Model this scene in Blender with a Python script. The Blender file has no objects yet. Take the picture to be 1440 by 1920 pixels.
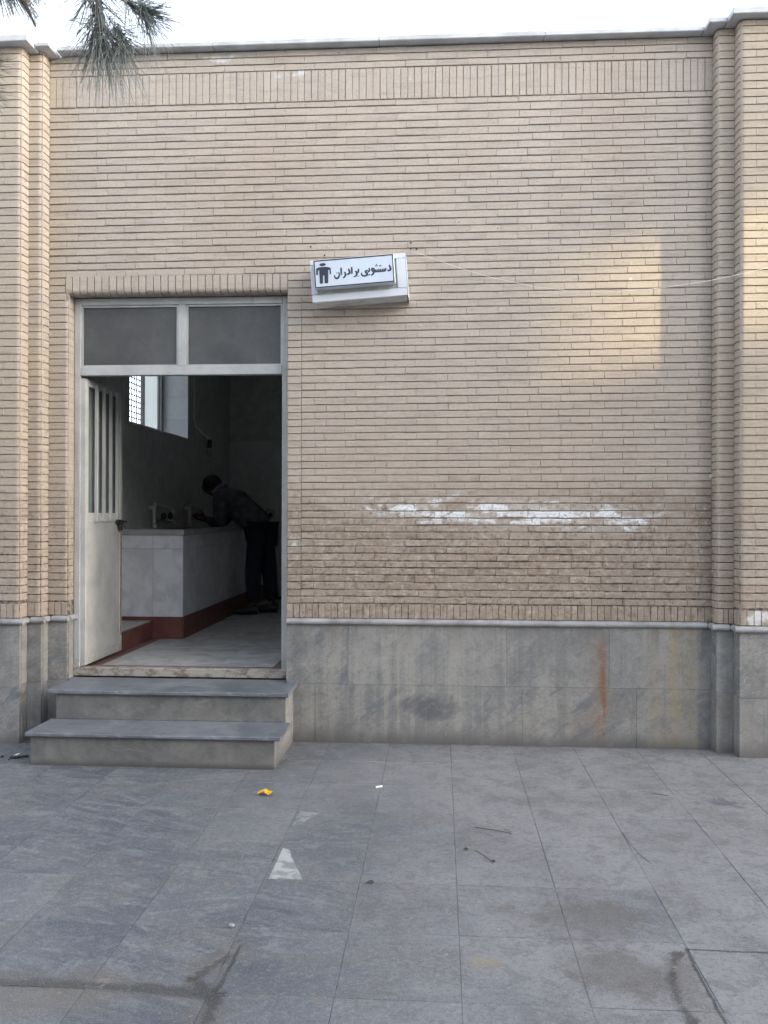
import bpy, bmesh, math, random
from mathutils import Vector, Matrix
random.seed(7)
R_ = math.radians
sc = bpy.context.scene
COL = sc.collection

# ------------------------------------------------------------------ camera
cam_d = bpy.data.cameras.new('camera')
cam = bpy.data.objects.new('camera', cam_d); COL.objects.link(cam)
FW = Vector((-0.06384, 0.99796, 0.00227)); RI = Vector((0.99796, 0.06383, 0.00262)); UP = Vector((-0.00247, -0.00243, 0.99999))
CAM = Vector((0.0, -5.96, 1.545))
cam.matrix_world = Matrix(((RI.x, UP.x, -FW.x, CAM.x), (RI.y, UP.y, -FW.y, CAM.y), (RI.z, UP.z, -FW.z, CAM.z), (0, 0, 0, 1)))
cam_d.sensor_fit = 'VERTICAL'; cam_d.sensor_height = 36.0; cam_d.lens = 1657.0 / 1920.0 * 36.0
cam_d.clip_start = 0.05; cam_d.clip_end = 800
sc.camera = cam

# ------------------------------------------------------------------ light
SUN_EL = R_(14.0); SUN_DIR = Vector((0.92 * math.cos(SUN_EL), -0.39 * math.cos(SUN_EL), math.sin(SUN_EL))).normalized()
world = bpy.data.worlds.new('World'); sc.world = world; world.use_nodes = True
wn = world.node_tree; wn.nodes.clear()
sky = wn.nodes.new('ShaderNodeTexSky'); sky.sky_type = 'NISHITA'; sky.sun_disc = False
sky.sun_elevation = SUN_EL; sky.sun_rotation = math.atan2(SUN_DIR.x, SUN_DIR.y)
sky.air_density = 1.0; sky.dust_density = 6.0; sky.ozone_density = 1.0; sky.altitude = 1200
bg = wn.nodes.new('ShaderNodeBackground'); bg.inputs['Strength'].default_value = 0.15
wo = wn.nodes.new('ShaderNodeOutputWorld')
hsv = wn.nodes.new('ShaderNodeHueSaturation'); hsv.inputs['Saturation'].default_value = 0.45
wn.links.new(sky.outputs[0], hsv.inputs['Color']); wn.links.new(hsv.outputs[0], bg.inputs[0]); wn.links.new(bg.outputs[0], wo.inputs[0])
sd = bpy.data.lights.new('sun', 'SUN'); sun = bpy.data.objects.new('sun', sd); COL.objects.link(sun)
sd.energy = 1.0; sd.angle = R_(0.7); sd.color = (1.0, 0.82, 0.45)
sun.rotation_euler = SUN_DIR.to_track_quat('Z', 'Y').to_euler(); sun.location = (8, -6, 8)
sc.view_settings.view_transform = 'Standard'; sc.view_settings.look = 'None'
sc.view_settings.gamma = 1.0; sc.view_settings.use_curve_mapping = False
sc.view_settings.exposure = 2.75

# ------------------------------------------------------------------ mesh helpers
class MB:
    def __init__(s): s.v = []; s.f = []
    def add(s, vs, fs):
        b = len(s.v); s.v += [tuple(p) for p in vs]; s.f += [tuple(i + b for i in q) for q in fs]; return s
    def box(s, x0, x1, y0, y1, z0, z1):
        return s.add([(x, y, z) for z in (z0, z1) for y in (y0, y1) for x in (x0, x1)],
                     [(0, 2, 3, 1), (4, 5, 7, 6), (0, 1, 5, 4), (2, 6, 7, 3), (0, 4, 6, 2), (1, 3, 7, 5)])
    def cbox(s, x0, x1, y0, y1, z0, z1, c=0.003):
        bm = bmesh.new(); bmesh.ops.create_cube(bm, size=1)
        for v in bm.verts:
            v.co = Vector(((x0 + x1) / 2 + v.co.x * (x1 - x0), (y0 + y1) / 2 + v.co.y * (y1 - y0), (z0 + z1) / 2 + v.co.z * (z1 - z0)))
        bmesh.ops.bevel(bm, geom=bm.edges[:], offset=c, segments=1, affect='EDGES', profile=0.5)
        bm.verts.index_update()
        s.add([v.co[:] for v in bm.verts], [[v.index for v in f.verts] for f in bm.faces]); bm.free(); return s
    def prism(s, prof, z0, z1, axis='z'):
        n = len(prof)
        def P(a, b, t): return (a, b, t) if axis == 'z' else ((t, a, b) if axis == 'x' else (a, t, b))
        vs = [P(a, b, z0) for a, b in prof] + [P(a, b, z1) for a, b in prof]
        return s.add(vs, [tuple(range(n))[::-1], tuple(range(n, 2 * n))] + [(i, (i + 1) % n, n + (i + 1) % n, n + i) for i in range(n)])
    def tube(s, pts, rad, n=8, cap=True, flat=None):
        pts = [Vector(p) for p in pts]
        if not isinstance(rad, (list, tuple)): rad = [rad] * len(pts)
        rings = []; prev = None
        for i, p in enumerate(pts):
            d = (pts[min(i + 1, len(pts) - 1)] - pts[max(i - 1, 0)]).normalized()
            if prev is None:
                a = Vector((0, 0, 1)) if abs(d.z) < 0.9 else Vector((1, 0, 0))
                u = d.cross(a).normalized()
            else:
                u = (prev - d * prev.dot(d)).normalized()
            prev = u; w = d.cross(u)
            rings.append([p + (u * math.cos(2 * math.pi * k / n) + w * math.sin(2 * math.pi * k / n)) * rad[i] for k in range(n)])
        vs = [q for r in rings for q in r]; fs = []
        for i in range(len(rings) - 1):
            for k in range(n):
                fs.append((i * n + k, i * n + (k + 1) % n, (i + 1) * n + (k + 1) % n, (i + 1) * n + k))
        if cap: fs += [tuple(range(n))[::-1], tuple((len(rings) - 1) * n + k for k in range(n))]
        return s.add(vs, fs)
    def ball(s, c, r, n=12, m=8):
        if not isinstance(r, (list, tuple)): r = (r, r, r)
        vs = [(c[0], c[1], c[2] - r[2])]
        for i in range(1, m):
            t = math.pi * i / m - math.pi / 2
            for k in range(n):
                a = 2 * math.pi * k / n
                vs.append((c[0] + r[0] * math.cos(t) * math.cos(a), c[1] + r[1] * math.cos(t) * math.sin(a), c[2] + r[2] * math.sin(t)))
        vs.append((c[0], c[1], c[2] + r[2])); L = len(vs) - 1; fs = []
        for k in range(n):
            fs.append((0, 1 + (k + 1) % n, 1 + k)); fs.append((L, L - n + k, L - n + (k + 1) % n))
        for i in range(m - 2):
            for k in range(n):
                a = 1 + i * n; fs.append((a + k, a + (k + 1) % n, a + n + (k + 1) % n, a + n + k))
        return s.add(vs, fs)
    def mesh(s, name, mat, smooth=False):
        me = bpy.data.meshes.new(name); me.from_pydata(s.v, [], s.f)
        bm = bmesh.new(); bm.from_mesh(me); bmesh.ops.recalc_face_normals(bm, faces=bm.faces[:]); bm.to_mesh(me); bm.free()
        if mat: me.materials.append(mat)
        if smooth:
            me.polygons.foreach_set('use_smooth', [True] * len(me.polygons))
            try: me.set_sharp_from_angle(angle=R_(40))
            except Exception: pass
        me.update(); return me
    def build(s, name, mat, parent=None, smooth=False, label=None, cat=None, group=None, kind=None):
        return link(name, s.mesh(name, mat, smooth), parent, label, cat, group, kind)

def tag(o, label=None, cat=None, group=None, kind=None):
    if label: o['label'] = label
    if cat: o['category'] = cat
    if group: o['group'] = group
    if kind: o['kind'] = kind
    return o
def link(name, data, parent=None, label=None, cat=None, group=None, kind=None, loc=None):
    o = bpy.data.objects.new(name, data); COL.objects.link(o)
    if parent:
        o.parent = parent
        o.matrix_parent_inverse = Matrix.Translation(-WORLDLOC.get(parent.name, Vector((0, 0, 0))))
        WORLDLOC[o.name] = Vector((0, 0, 0))
        # keep the piece in world coordinates: undo the parent's own offset
        o.matrix_parent_inverse = PARINV.get(parent.name, Matrix.Identity(4))
    if loc: o.location = loc
    return tag(o, label, cat, group, kind)
WORLDLOC = {}; PARINV = {}
def thing(name, label, cat, loc, group=None):
    o = bpy.data.objects.new(name, None); COL.objects.link(o); o.location = loc; o.empty_display_size = 0.2
    PARINV[o.name] = Matrix.Translation(-Vector(loc))
    return tag(o, label, cat, group)

# ------------------------------------------------------------------ shader helpers
class X:
    def __init__(s, nt, so): s.nt = nt; s.s = so
    def _m(s, op, *a):
        n = s.nt.nodes.new('ShaderNodeMath'); n.operation = op
        for i, q in enumerate((s,) + a):
            if isinstance(q, X): s.nt.links.new(q.s, n.inputs[i])
            else: n.inputs[i].default_value = q
        return X(s.nt, n.outputs[0])
    def __add__(s, o): return s._m('ADD', o)
    __radd__ = __add__
    def __sub__(s, o): return s._m('SUBTRACT', o)
    def __rsub__(s, o): return (s * -1.0) + o
    def __mul__(s, o): return s._m('MULTIPLY', o)
    __rmul__ = __mul__
    def __truediv__(s, o): return s._m('DIVIDE', o)
    def pow(s, o): return s._m('POWER', o)
    def abs(s): return s._m('ABSOLUTE')
    def frac(s): return s._m('FRACT')
    def floor(s): return s._m('FLOOR')
    def mx(s, o): return s._m('MAXIMUM', o)
    def mn(s, o): return s._m('MINIMUM', o)
    def ss(s, a, b):
        n = s.nt.nodes.new('ShaderNodeMapRange'); n.interpolation_type = 'SMOOTHSTEP'
        s.nt.links.new(s.s, n.inputs['Value']); n.inputs['From Min'].default_value = a; n.inputs['From Max'].default_value = b
        return X(s.nt, n.outputs['Result'])
    def gauss(s, c, w):
        d = (s - c) * (1.0 / w); return (d * d * -1.0)._m('EXPONENT')
class Mat:
    def __init__(m, name, rough=0.7, spec=0.4):
        m.m = bpy.data.materials.new(name); m.m.use_nodes = True; m.nt = m.m.node_tree
        m.b = m.nt.nodes['Principled BSDF']; m.b.inputs['Roughness'].default_value = rough
        m.b.inputs['Specular IOR Level'].default_value = spec
        g = m.nt.nodes.new('ShaderNodeNewGeometry'); m.pos = g.outputs['Position']; m.isl = X(m.nt, g.outputs['Random Per Island'])
        oi = m.nt.nodes.new('ShaderNodeObjectInfo'); m.orand = X(m.nt, oi.outputs['Random'])
        m.rand = (m.orand + m.isl).frac()
        s = m.nt.nodes.new('ShaderNodeSeparateXYZ'); m.nt.links.new(m.pos, s.inputs[0])
        m.x, m.y, m.z = [X(m.nt, s.outputs[i]) for i in range(3)]
    def vec(m, x, y, z):
        n = m.nt.nodes.new('ShaderNodeCombineXYZ')
        for i, q in enumerate((x, y, z)):
            if isinstance(q, X): m.nt.links.new(q.s, n.inputs[i])
            else: n.inputs[i].default_value = q
        return n.outputs[0]
    def noise(m, vec=None, scale=5, detail=5, rough=0.55, dist=0.0):
        n = m.nt.nodes.new('ShaderNodeTexNoise'); m.nt.links.new(vec if vec is not None else m.pos, n.inputs['Vector'])
        n.inputs['Scale'].default_value = scale; n.inputs['Detail'].default_value = detail
        n.inputs['Roughness'].default_value = rough; n.inputs['Distortion'].default_value = dist
        return X(m.nt, n.outputs[0])
    def vor(m, vec=None, scale=5, feature='F1'):
        n = m.nt.nodes.new('ShaderNodeTexVoronoi'); n.feature = feature; m.nt.links.new(vec if vec is not None else m.pos, n.inputs['Vector'])
        n.inputs['Scale'].default_value = scale; return X(m.nt, n.outputs[0])
    def mix(m, a, b, f):
        n = m.nt.nodes.new('ShaderNodeMix'); n.data_type = 'RGBA'
        if isinstance(f, X): m.nt.links.new(f.s, n.inputs[0])
        else: n.inputs[0].default_value = f
        for i, q in ((6, a), (7, b)):
            if isinstance(q, tuple): n.inputs[i].default_value = q + (1.0,)
            else: m.nt.links.new(q, n.inputs[i])
        return n.outputs[2]
    def col(m, c):
        if isinstance(c, tuple): m.b.inputs['Base Color'].default_value = c + (1.0,)
        else: m.nt.links.new(c, m.b.inputs['Base Color'])
        return m
    def rough(m, r): m.nt.links.new(r.s, m.b.inputs['Roughness']); return m
    def bump(m, h, strength=0.3, dist=0.01):
        n = m.nt.nodes.new('ShaderNodeBump'); n.inputs['Strength'].default_value = strength; n.inputs['Distance'].default_value = dist
        m.nt.links.new(h.s, n.inputs['Height']); m.nt.links.new(n.outputs[0], m.b.inputs['Normal']); return m
def simple(name, c, rough=0.6, spec=0.4, var=0.12, scale=14, bump=0.0):
    m = Mat(name, rough, spec); n = m.noise(scale=scale, detail=6)
    lo = tuple(q * (1 - var) for q in c); hi = tuple(min(1, q * (1 + var)) for q in c)
    m.col(m.mix(lo, hi, n.ss(0.3, 0.7)))
    if bump: m.bump(m.noise(scale=scale * 6, detail=4), bump, 0.003)
    return m.m

# ---- brick
def brick_material():
    m = Mat('pale_brick', 0.85, 0.25)
    r = m.rand; r2 = (r * 7.31).frac(); r3 = (r * 13.7).frac()
    c = m.mix((0.420, 0.367, 0.318), (0.455, 0.402, 0.342), r)
    c = m.mix(c, (0.425, 0.365, 0.330), r2.ss(0.5, 1.0) * 0.55)
    c = m.mix(c, (0.390, 0.350, 0.312), r3.ss(0.7, 1.0) * 0.6)
    big = m.noise(scale=1.1, detail=4); fine = m.noise(scale=60, detail=5, rough=0.7); med = m.noise(scale=9, detail=5)
    wv = m.noise(scale=0.55, detail=5, rough=0.6)
    c = m.mix(c, (0.385, 0.305, 0.245), wv.ss(0.47, 0.66) * 0.40); c = m.mix(c, (0.470, 0.440, 0.405), wv.ss(0.47, 0.32) * 0.35)
    # pilasters and jamb: yellower clay
    yel = (m.y * -1.0).ss(0.03, 0.07).mx(m.x.ss(-2.45, -2.62))
    c = m.mix(c, (0.445, 0.372, 0.262), yel * 0.42 * big.ss(0.25, 0.6))
    # top-to-bottom light falloff on the wall painted as browner bricks, ragged edge
    wall_shade = (m.z + (big - 0.5) * 1.6).ss(3.7, 1.7)
    c = m.mix(c, (0.300, 0.238, 0.186), wall_shade * (0.24 + big * 0.30))
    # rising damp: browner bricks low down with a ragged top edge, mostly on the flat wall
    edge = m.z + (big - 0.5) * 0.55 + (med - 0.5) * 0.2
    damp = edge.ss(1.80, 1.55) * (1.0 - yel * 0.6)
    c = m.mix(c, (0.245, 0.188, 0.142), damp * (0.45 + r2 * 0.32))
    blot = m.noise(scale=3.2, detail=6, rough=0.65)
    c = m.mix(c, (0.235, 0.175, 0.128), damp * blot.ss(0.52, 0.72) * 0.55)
    # thin brown tide line along the top of the damp
    tide = edge.gauss(1.735, 0.055) * m.x.ss(-0.75, 0.1) * m.x.ss(1.6, 0.9)
    c = m.mix(c, (0.270, 0.205, 0.160), tide * r3 * 0.75)
    # salt bloom / old white paint in horizontal streaks
    sc0 = m.noise(scale=26, detail=5, rough=0.65)
    st = m.noise(m.vec(m.x * 1.0, m.y, m.z * 2.2), scale=4.6, detail=7, rough=0.62, dist=0.6)
    band = (m.z + m.x * 0.035).gauss(1.575, 0.092) * m.x.ss(-0.95, -0.15) * m.x.ss(1.78, 1.05)
    wh = (st * 1.25 + band * 0.30 + (r2 - 0.5) * 0.30 + (sc0 - 0.5) * 0.35).ss(0.78, 1.02) * band.ss(0.10, 0.45)
    haze = band * (st * 0.6 + sc0 * 0.4).ss(0.38, 0.60) * 0.75
    c = m.mix(c, (0.56, 0.535, 0.505), haze)
    c = m.mix(c, (0.72, 0.74, 0.77), wh * 0.9)
    # white scars: by the door, top of the wall, foot of the right pilaster
    sc1 = m.noise(scale=13, detail=6, rough=0.6)
    d1 = m.x.gauss(-0.99, 0.05) * m.z.gauss(1.36, 0.16)
    d2 = m.x.gauss(-1.55, 0.16) * m.z.gauss(4.66, 0.035)
    d3 = m.x.gauss(2.02, 0.14) * m.z.gauss(0.885, 0.06)
    d4 = m.x.gauss(1.45, 0.28) * m.z.gauss(1.47, 0.03)
    d5 = m.x.gauss(-1.0, 0.18) * m.z.gauss(4.53, 0.035)
    d6 = m.x.gauss(1.5, 0.13) * m.z.gauss(0.88, 0.05)
    sc = (sc1 + d1 * 0.24 + d2 * 0.36 + d3 * 0.42 + d4 * 0.18 + d5 * 0.30 + d6 * 0.22)
    c = m.mix(c, (0.62, 0.62, 0.62), sc.ss(0.70, 0.86) * (d1 + d2 + d3 + d4 + d5 + d6).ss(0.12, 0.4) * 0.9)
    pit = m.noise(scale=22, detail=8, rough=0.75)
    c = m.mix(c, (0.150, 0.110, 0.082), pit.ss(0.53, 0.60) * (damp * 0.55 + wall_shade * 0.12))
    c = m.mix(c, (0.50, 0.44, 0.375), pit.ss(0.46, 0.40) * (damp * 0.4 + 0.12))
    stre = m.noise(m.vec(m.x * 3.0, m.y, m.z * 30.0), scale=1.0, detail=6, rough=0.7)
    c = m.mix(c, (0.235, 0.195, 0.16), stre.ss(0.51, 0.60) * 0.24)
    # small paint flecks
    fl = m.vor(m.vec(m.x, m.y, m.z), scale=2.6)
    c = m.mix(c, (0.62, 0.60, 0.57), fl.ss(0.055, 0.03) * med.ss(0.5, 0.56) * 0.8)
    # soot / dirt specks
    c = m.mix(c, (0.10, 0.085, 0.07), m.vor(m.vec(m.x, m.y, m.z + 3.3), scale=7.0).ss(0.05, 0.025) * 0.7)
    c = m.mix(c, (0.22, 0.19, 0.16), fine.ss(0.51, 0.60) * 0.24)
    m.col(c); m.bump(fine * 0.6 + med * 0.8 + pit * (0.4 + damp * 1.6), 0.6, 0.005)
    return m.m
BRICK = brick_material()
def mortar_material():
    m = Mat('dark_mortar', 0.95, 0.1)
    n = m.noise(scale=30, detail=5)
    big = m.noise(scale=1.3, detail=5)
    c = m.mix((0.25, 0.22, 0.19), (0.38, 0.335, 0.29), n.ss(0.3, 0.7))
    c = m.mix(c, (0.05, 0.042, 0.036), (m.z + (big - 0.5) * 1.4).ss(2.0, 1.2) * n.ss(0.35, 0.6) * 0.85)
    m.col(c); m.bump(n, 0.5, 0.006)
    return m.m
MORTAR = mortar_material()

def plinth_material():
    m = Mat('grey_travertine', 0.55, 0.45)
    ang = m.vec(m.x * 0.75 + m.z * 0.66 + m.orand * 5.0, m.y, m.z * 2.6 - m.x * 2.2)
    n = m.noise(scale=2.3, detail=7, rough=0.6, dist=0.4); v = m.noise(ang, scale=3.4, detail=8, rough=0.7, dist=0.5)
    f = m.noise(scale=90, detail=4, rough=0.7)
    g2 = m.noise(m.vec(m.x * 26.0 + m.z * 18.0, m.y * 8.0, m.z * 60.0 - m.x * 30.0), scale=1.0, detail=6, rough=0.7)
    c = m.mix((0.140, 0.142, 0.143), (0.250, 0.243, 0.226), n.ss(0.32, 0.64))
    c = m.mix(c, (0.32, 0.31, 0.295), g2.ss(0.52, 0.62) * 0.42)
    c = m.mix(c, (0.105, 0.102, 0.10), g2.ss(0.47, 0.38) * 0.42)
    c = m.mix(c, (0.170, 0.140, 0.110), m.noise(scale=1.7, detail=8, rough=0.7).ss(0.50, 0.70) * 0.55)
    c = m.mix(c, (0.100, 0.112, 0.140), v.ss(0.53, 0.62) * 0.7)
    c = m.mix(c, (0.31, 0.312, 0.31), v.ss(0.40, 0.28) * 0.45)
    c = m.mix(c, (0.265, 0.258, 0.245), m.orand.ss(0.2, 1.0) * 0.5)
    # vertical run-off streaks
    s = m.noise(m.vec(m.x * 13.0, m.y * 3.0, m.z * 0.35), scale=1.0, detail=6, rough=0.6)
    c = m.mix(c, (0.31, 0.295, 0.255), s.ss(0.50, 0.58) * m.x.gauss(-0.25, 0.75) * 0.6)
    c = m.mix(c, (0.12, 0.117, 0.113), s.ss(0.46, 0.38) * 0.32)
    # damp dark patch and splash zone
    dk = m.x.gauss(-0.09, 0.24) * m.z.gauss(0.245, 0.12)
    c = m.mix(c, (0.085, 0.085, 0.10), (n * 0.55 + v * 0.45 + dk * 0.34).ss(0.64, 0.80) * dk.ss(0.15, 0.5) * 0.8)
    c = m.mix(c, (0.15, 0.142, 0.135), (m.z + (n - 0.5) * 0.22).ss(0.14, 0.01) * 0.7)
    # rust run from the joint above
    wob = m.x + (m.noise(m.vec(0.0, 0.0, m.z), scale=5, detail=3) - 0.5) * 0.06
    wz = m.noise(m.vec(m.x * 9, 0.0, m.z * 2.5), scale=2.0, detail=5)
    rust = wob.gauss(1.075, 0.026) * m.z.ss(0.79, 0.58) * m.z.ss(0.0, 0.2) * wz.ss(0.30, 0.55) * f.ss(0.36, 0.52)
    c = m.mix(c, (0.200, 0.085, 0.034), (rust * 1.4).mn(0.88))
    halo = wob.gauss(1.07, 0.09) * (s.ss(0.4, 0.6))
    c = m.mix(c, (0.24, 0.185, 0.12), halo * 0.4)
    y1 = (wob.gauss(1.55, 0.05) + wob.gauss(1.66, 0.03) * 0.7 + wob.gauss(1.42, 0.05) * 0.5) * wz.ss(0.25, 0.6)
    c = m.mix(c, (0.285, 0.222, 0.115), y1.mn(1.0) * 0.75)
    # white drips
    wd = m.noise(m.vec(m.x * 40.0, m.y, m.z * 4.0), scale=1.0, detail=3)
    c = m.mix(c, (0.62, 0.62, 0.62), wd.ss(0.73, 0.79) * 0.7)
    mot = m.noise(scale=11, detail=9, rough=0.75, dist=0.5)
    c = m.mix(c, (0.090, 0.088, 0.088), mot.ss(0.51, 0.60) * 0.26); c = m.mix(c, (0.345, 0.338, 0.32), mot.ss(0.465, 0.38) * 0.22)
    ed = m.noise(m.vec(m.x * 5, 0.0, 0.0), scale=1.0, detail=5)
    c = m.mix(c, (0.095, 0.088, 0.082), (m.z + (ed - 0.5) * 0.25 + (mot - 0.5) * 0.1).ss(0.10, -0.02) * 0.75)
    c = m.mix(c, (0.13, 0.12, 0.11), s.ss(0.50, 0.62) * (m.z + (ed - 0.5) * 0.5).ss(0.55, 0.80) * 0.55)
    c = m.mix(c, (0.12, 0.12, 0.12), f.ss(0.52, 0.62) * 0.28)
    m.col(c); m.bump(f * 0.6 + n + g2 * 0.8, 0.35, 0.003); return m.m
PLINTH = plinth_material()
def moulding_material():
    m = Mat('pale_marble', 0.5, 0.45); n = m.noise(scale=5, detail=7, rough=0.65); f = m.noise(scale=40, detail=5)
    c = m.mix((0.18, 0.182, 0.187), (0.32, 0.32, 0.32), n.ss(0.32, 0.62))
    c = m.mix(c, (0.16, 0.15, 0.14), f.ss(0.58, 0.78) * 0.5)
    m.col(c); m.bump(f, 0.2, 0.003); return m.m
MOULD = moulding_material()
COPE = simple('pale_coping_stone', (0.50, 0.51, 0.53), 0.6, 0.4, 0.15, 7, 0.3)
def step_material(name='grey_step_marble', lo=(0.100, 0.112, 0.132), hi=(0.168, 0.178, 0.194), vein=(0.25, 0.255, 0.26)):
    m = Mat(name, 0.42, 0.5)
    n = m.noise(scale=3, detail=8, rough=0.6, dist=0.6); v = m.noise(m.vec(m.x * 2.0 + m.z * 3, m.y * 2.5, m.z * 5.0), scale=2.2, detail=8, rough=0.68, dist=0.9)
    f = m.noise(scale=70, detail=4)
    c = m.mix(lo, hi, n.ss(0.3, 0.7))
    c = m.mix(c, vein, v.ss(0.56, 0.70) * 0.6)
    c = m.mix(c, (0.085, 0.095, 0.12), v.ss(0.40, 0.28) * 0.6)
    c = m.mix(c, (0.24, 0.22, 0.19), f.ss(0.5, 0.8) * 0.35)
    mo = m.noise(scale=9, detail=9, rough=0.75, dist=0.4)
    c = m.mix(c, (0.072, 0.072, 0.076), mo.ss(0.51, 0.60) * 0.32); c = m.mix(c, (0.255, 0.258, 0.262), mo.ss(0.465, 0.38) * 0.24)
    c = m.mix(c, (0.065, 0.058, 0.050), (m.z + (mo - 0.5) * 0.07).ss(0.045, 0.0) * 0.8)
    m.col(c); m.rough(n.ss(0.2, 0.8) * 0.25 + 0.38); m.bump(f + n, 0.12, 0.003); return m.m
STEP = step_material()
RISER = step_material('brown_grey_riser_marble', (0.110, 0.108, 0.104), (0.180, 0.174, 0.162), (0.25, 0.24, 0.215))

def paving_material(name='blue_grey_paving'):
    m = Mat(name, 0.5, 0.4)
    off = m.orand * 37.0; r2 = (m.orand * 17.3).frac(); r3 = (m.orand * 5.77).frac()
    p = m.vec(m.x + off, m.y + off * 0.37, m.z)
    n = m.noise(p, scale=3.2, detail=9, rough=0.65, dist=0.7)
    slope = (r3 - 0.5) * 3.0
    v = m.noise(m.vec((m.x + off) * 3.0 + m.y * 0.8, (m.y + off + m.x * slope * 0.3) * 15.0, 0.0), scale=1.0, detail=9, rough=0.72, dist=0.8)
    f = m.noise(scale=150, detail=3, rough=0.75); g = m.noise(scale=48, detail=6, rough=0.78); w = m.noise(scale=0.75, detail=6, rough=0.6)
    mo = m.noise(scale=7.5, detail=10, rough=0.76, dist=0.5); ms = m.noise(scale=2.3, detail=9, rough=0.68)
    c = m.mix((0.074, 0.085, 0.104), (0.142, 0.149, 0.162), (n * 0.8 + r2 * 0.34).ss(0.32, 0.84))
    c = m.mix(c, (0.058, 0.070, 0.094), v.ss(0.50, 0.57) * r3.ss(0.1, 0.8) * 0.75)
    c = m.mix(c, (0.23, 0.238, 0.25), v.ss(0.45, 0.38) * 0.50)
    # one rough, dark veined slab
    dk = m.x.ss(-0.335, -0.31) * m.x.ss(0.085, 0.06) * m.y.ss(-2.72, -2.69) * m.y.ss(-2.24, -2.27)
    dk2 = m.x.ss(-0.75, -0.72) * m.x.ss(-0.32, -0.35) * m.y.ss(-1.39, -1.36) * m.y.ss(-0.90, -0.93)
    c = m.mix(c, (0.042, 0.054, 0.080), dk * (v * 0.5 + mo * 0.5).ss(0.36, 0.55) * 0.9 + dk2 * 0.35)
    c = m.mix(c, (0.30, 0.315, 0.34), dk * v.ss(0.57, 0.66) * mo.ss(0.45, 0.6) * 0.9)
    # foot traffic dust (greyer, warmer); its rise to the right also paints left-hand shade
    dust_shade = (w * 1.2 + m.x * 0.15 + (mo - 0.5) * 0.5 - (r3 - 0.5) * 0.16).ss(0.28, 0.80)
    c = m.mix(c, (0.268, 0.262, 0.260), dust_shade * 0.82)
    c = m.mix(c, (0.165, 0.155, 0.150), ms.ss(0.48, 0.58) * 0.50)
    c = m.mix(c, (0.070, 0.076, 0.090), mo.ss(0.505, 0.585) * 0.38)
    c = m.mix(c, (0.270, 0.274, 0.280), mo.ss(0.47, 0.39) * 0.30)
    c = m.mix(c, (0.075, 0.078, 0.085), g.ss(0.51, 0.58) * 0.36)
    c = m.mix(c, (0.31, 0.312, 0.318), g.ss(0.47, 0.40) * 0.28)
    # pale scuffs and chips
    sc = m.noise(m.vec(m.x * 9.0 + m.y * 2.0, m.y * 26.0, 0.0), scale=1.0, detail=5, rough=0.65)
    c = m.mix(c, (0.42, 0.43, 0.44), sc.ss(0.70, 0.76) * mo.ss(0.45, 0.6) * 0.8)
    sc2 = m.noise(m.vec(m.x * 4.0 - m.y * 5.0, m.y * 5.0 + m.x * 16.0, 0.0), scale=1.0, detail=6, rough=0.7)
    c = m.mix(c, (0.33, 0.335, 0.345), sc2.ss(0.66, 0.74) * 0.45)
    sp = m.vor(scale=6.5)
    c = m.mix(c, (0.05, 0.048, 0.045), sp.ss(0.045, 0.02) * 0.8)
    sp2 = m.vor(m.vec(m.x + 5.2, m.y + 1.3, 0.0), scale=4.3)
    c = m.mix(c, (0.45, 0.45, 0.45), sp2.ss(0.030, 0.012) * 0.7)
    # broken joint in the left foreground, packed with mud
    qx = m.x + (ms - 0.5) * 0.030 + (mo - 0.5) * 0.030; qy = m.y + (n - 0.5) * 0.030 + (mo - 0.5) * 0.030
    def seg(a, b):
        dx, dy = b[0] - a[0], b[1] - a[1]; L2 = dx * dx + dy * dy
        ex = qx - a[0]; ey = qy - a[1]
        t = ((ex * dx + ey * dy) * (1.0 / L2)).mx(0.0).mn(1.0)
        ux = ex - t * dx; uy = ey - t * dy
        return (ux * ux + uy * uy)._m('SQRT')
    def line(*pts):
        d = seg(pts[0], pts[1])
        for i in range(1, len(pts) - 1): d = d.mn(seg(pts[i], pts[i + 1]))
        return d
    d1 = line((-2.2, -3.15), (-1.125, -3.125), (-0.778, -3.153), (-0.722, -3.168)); d2 = line((-0.722, -3.168), (-0.707, -3.34)).mn(line((-0.816, -3.071), (-0.722, -3.168)))
    d3 = line((-0.816, -3.071), (-0.779, -2.985), (-0.735, -2.915)); d4 = seg((-0.72, -3.15), (-0.706, -2.83))
    rg = (mo - 0.5) * 0.16 + (g - 0.5) * 0.10
    mud = (d1 + rg).ss(0.040, 0.010) * 0.85 + (d2 + rg).ss(0.032, 0.008) * 0.9 + (d3 + rg).ss(0.022, 0.004) * 0.8 + (d4 + rg * 0.3).ss(0.010, 0.002) * 0.9
    halo = d1.mn(d2).mn(d3).ss(0.17, 0.01) * mo.ss(0.44, 0.56)
    c = m.mix(c, (0.118, 0.106, 0.092), halo * 0.65)
    c = m.mix(c, (0.135, 0.122, 0.105), (m.y + (mo - 0.5) * 0.12).gauss(-3.24, 0.09) * m.x.ss(-0.85, -1.25) * 0.7)
    mk = mud.mn(1.0)
    c = m.mix(c, (0.038, 0.034, 0.030), mk * 0.85)
    # damp brown area right of centre
    wet = m.noise(scale=1.6, detail=8, rough=0.65)
    wm = (m.x.gauss(0.58, 0.30) * m.y.gauss(-2.50, 0.20) + m.x.gauss(0.60, 0.28) * m.y.gauss(-2.95, 0.20))
    c = m.mix(c, (0.098, 0.088, 0.080), (wm * 0.45 + wet * 0.45 + mo * 0.7).ss(0.72, 1.0) * 0.6)
    # broken slab corner at right
    d5 = line((0.830, -2.793), (0.772, -2.975), (0.761, -3.104), (0.768, -3.22)); d6 = line((1.16, -2.755), (0.874, -2.754), (0.867, -3.25))
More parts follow.
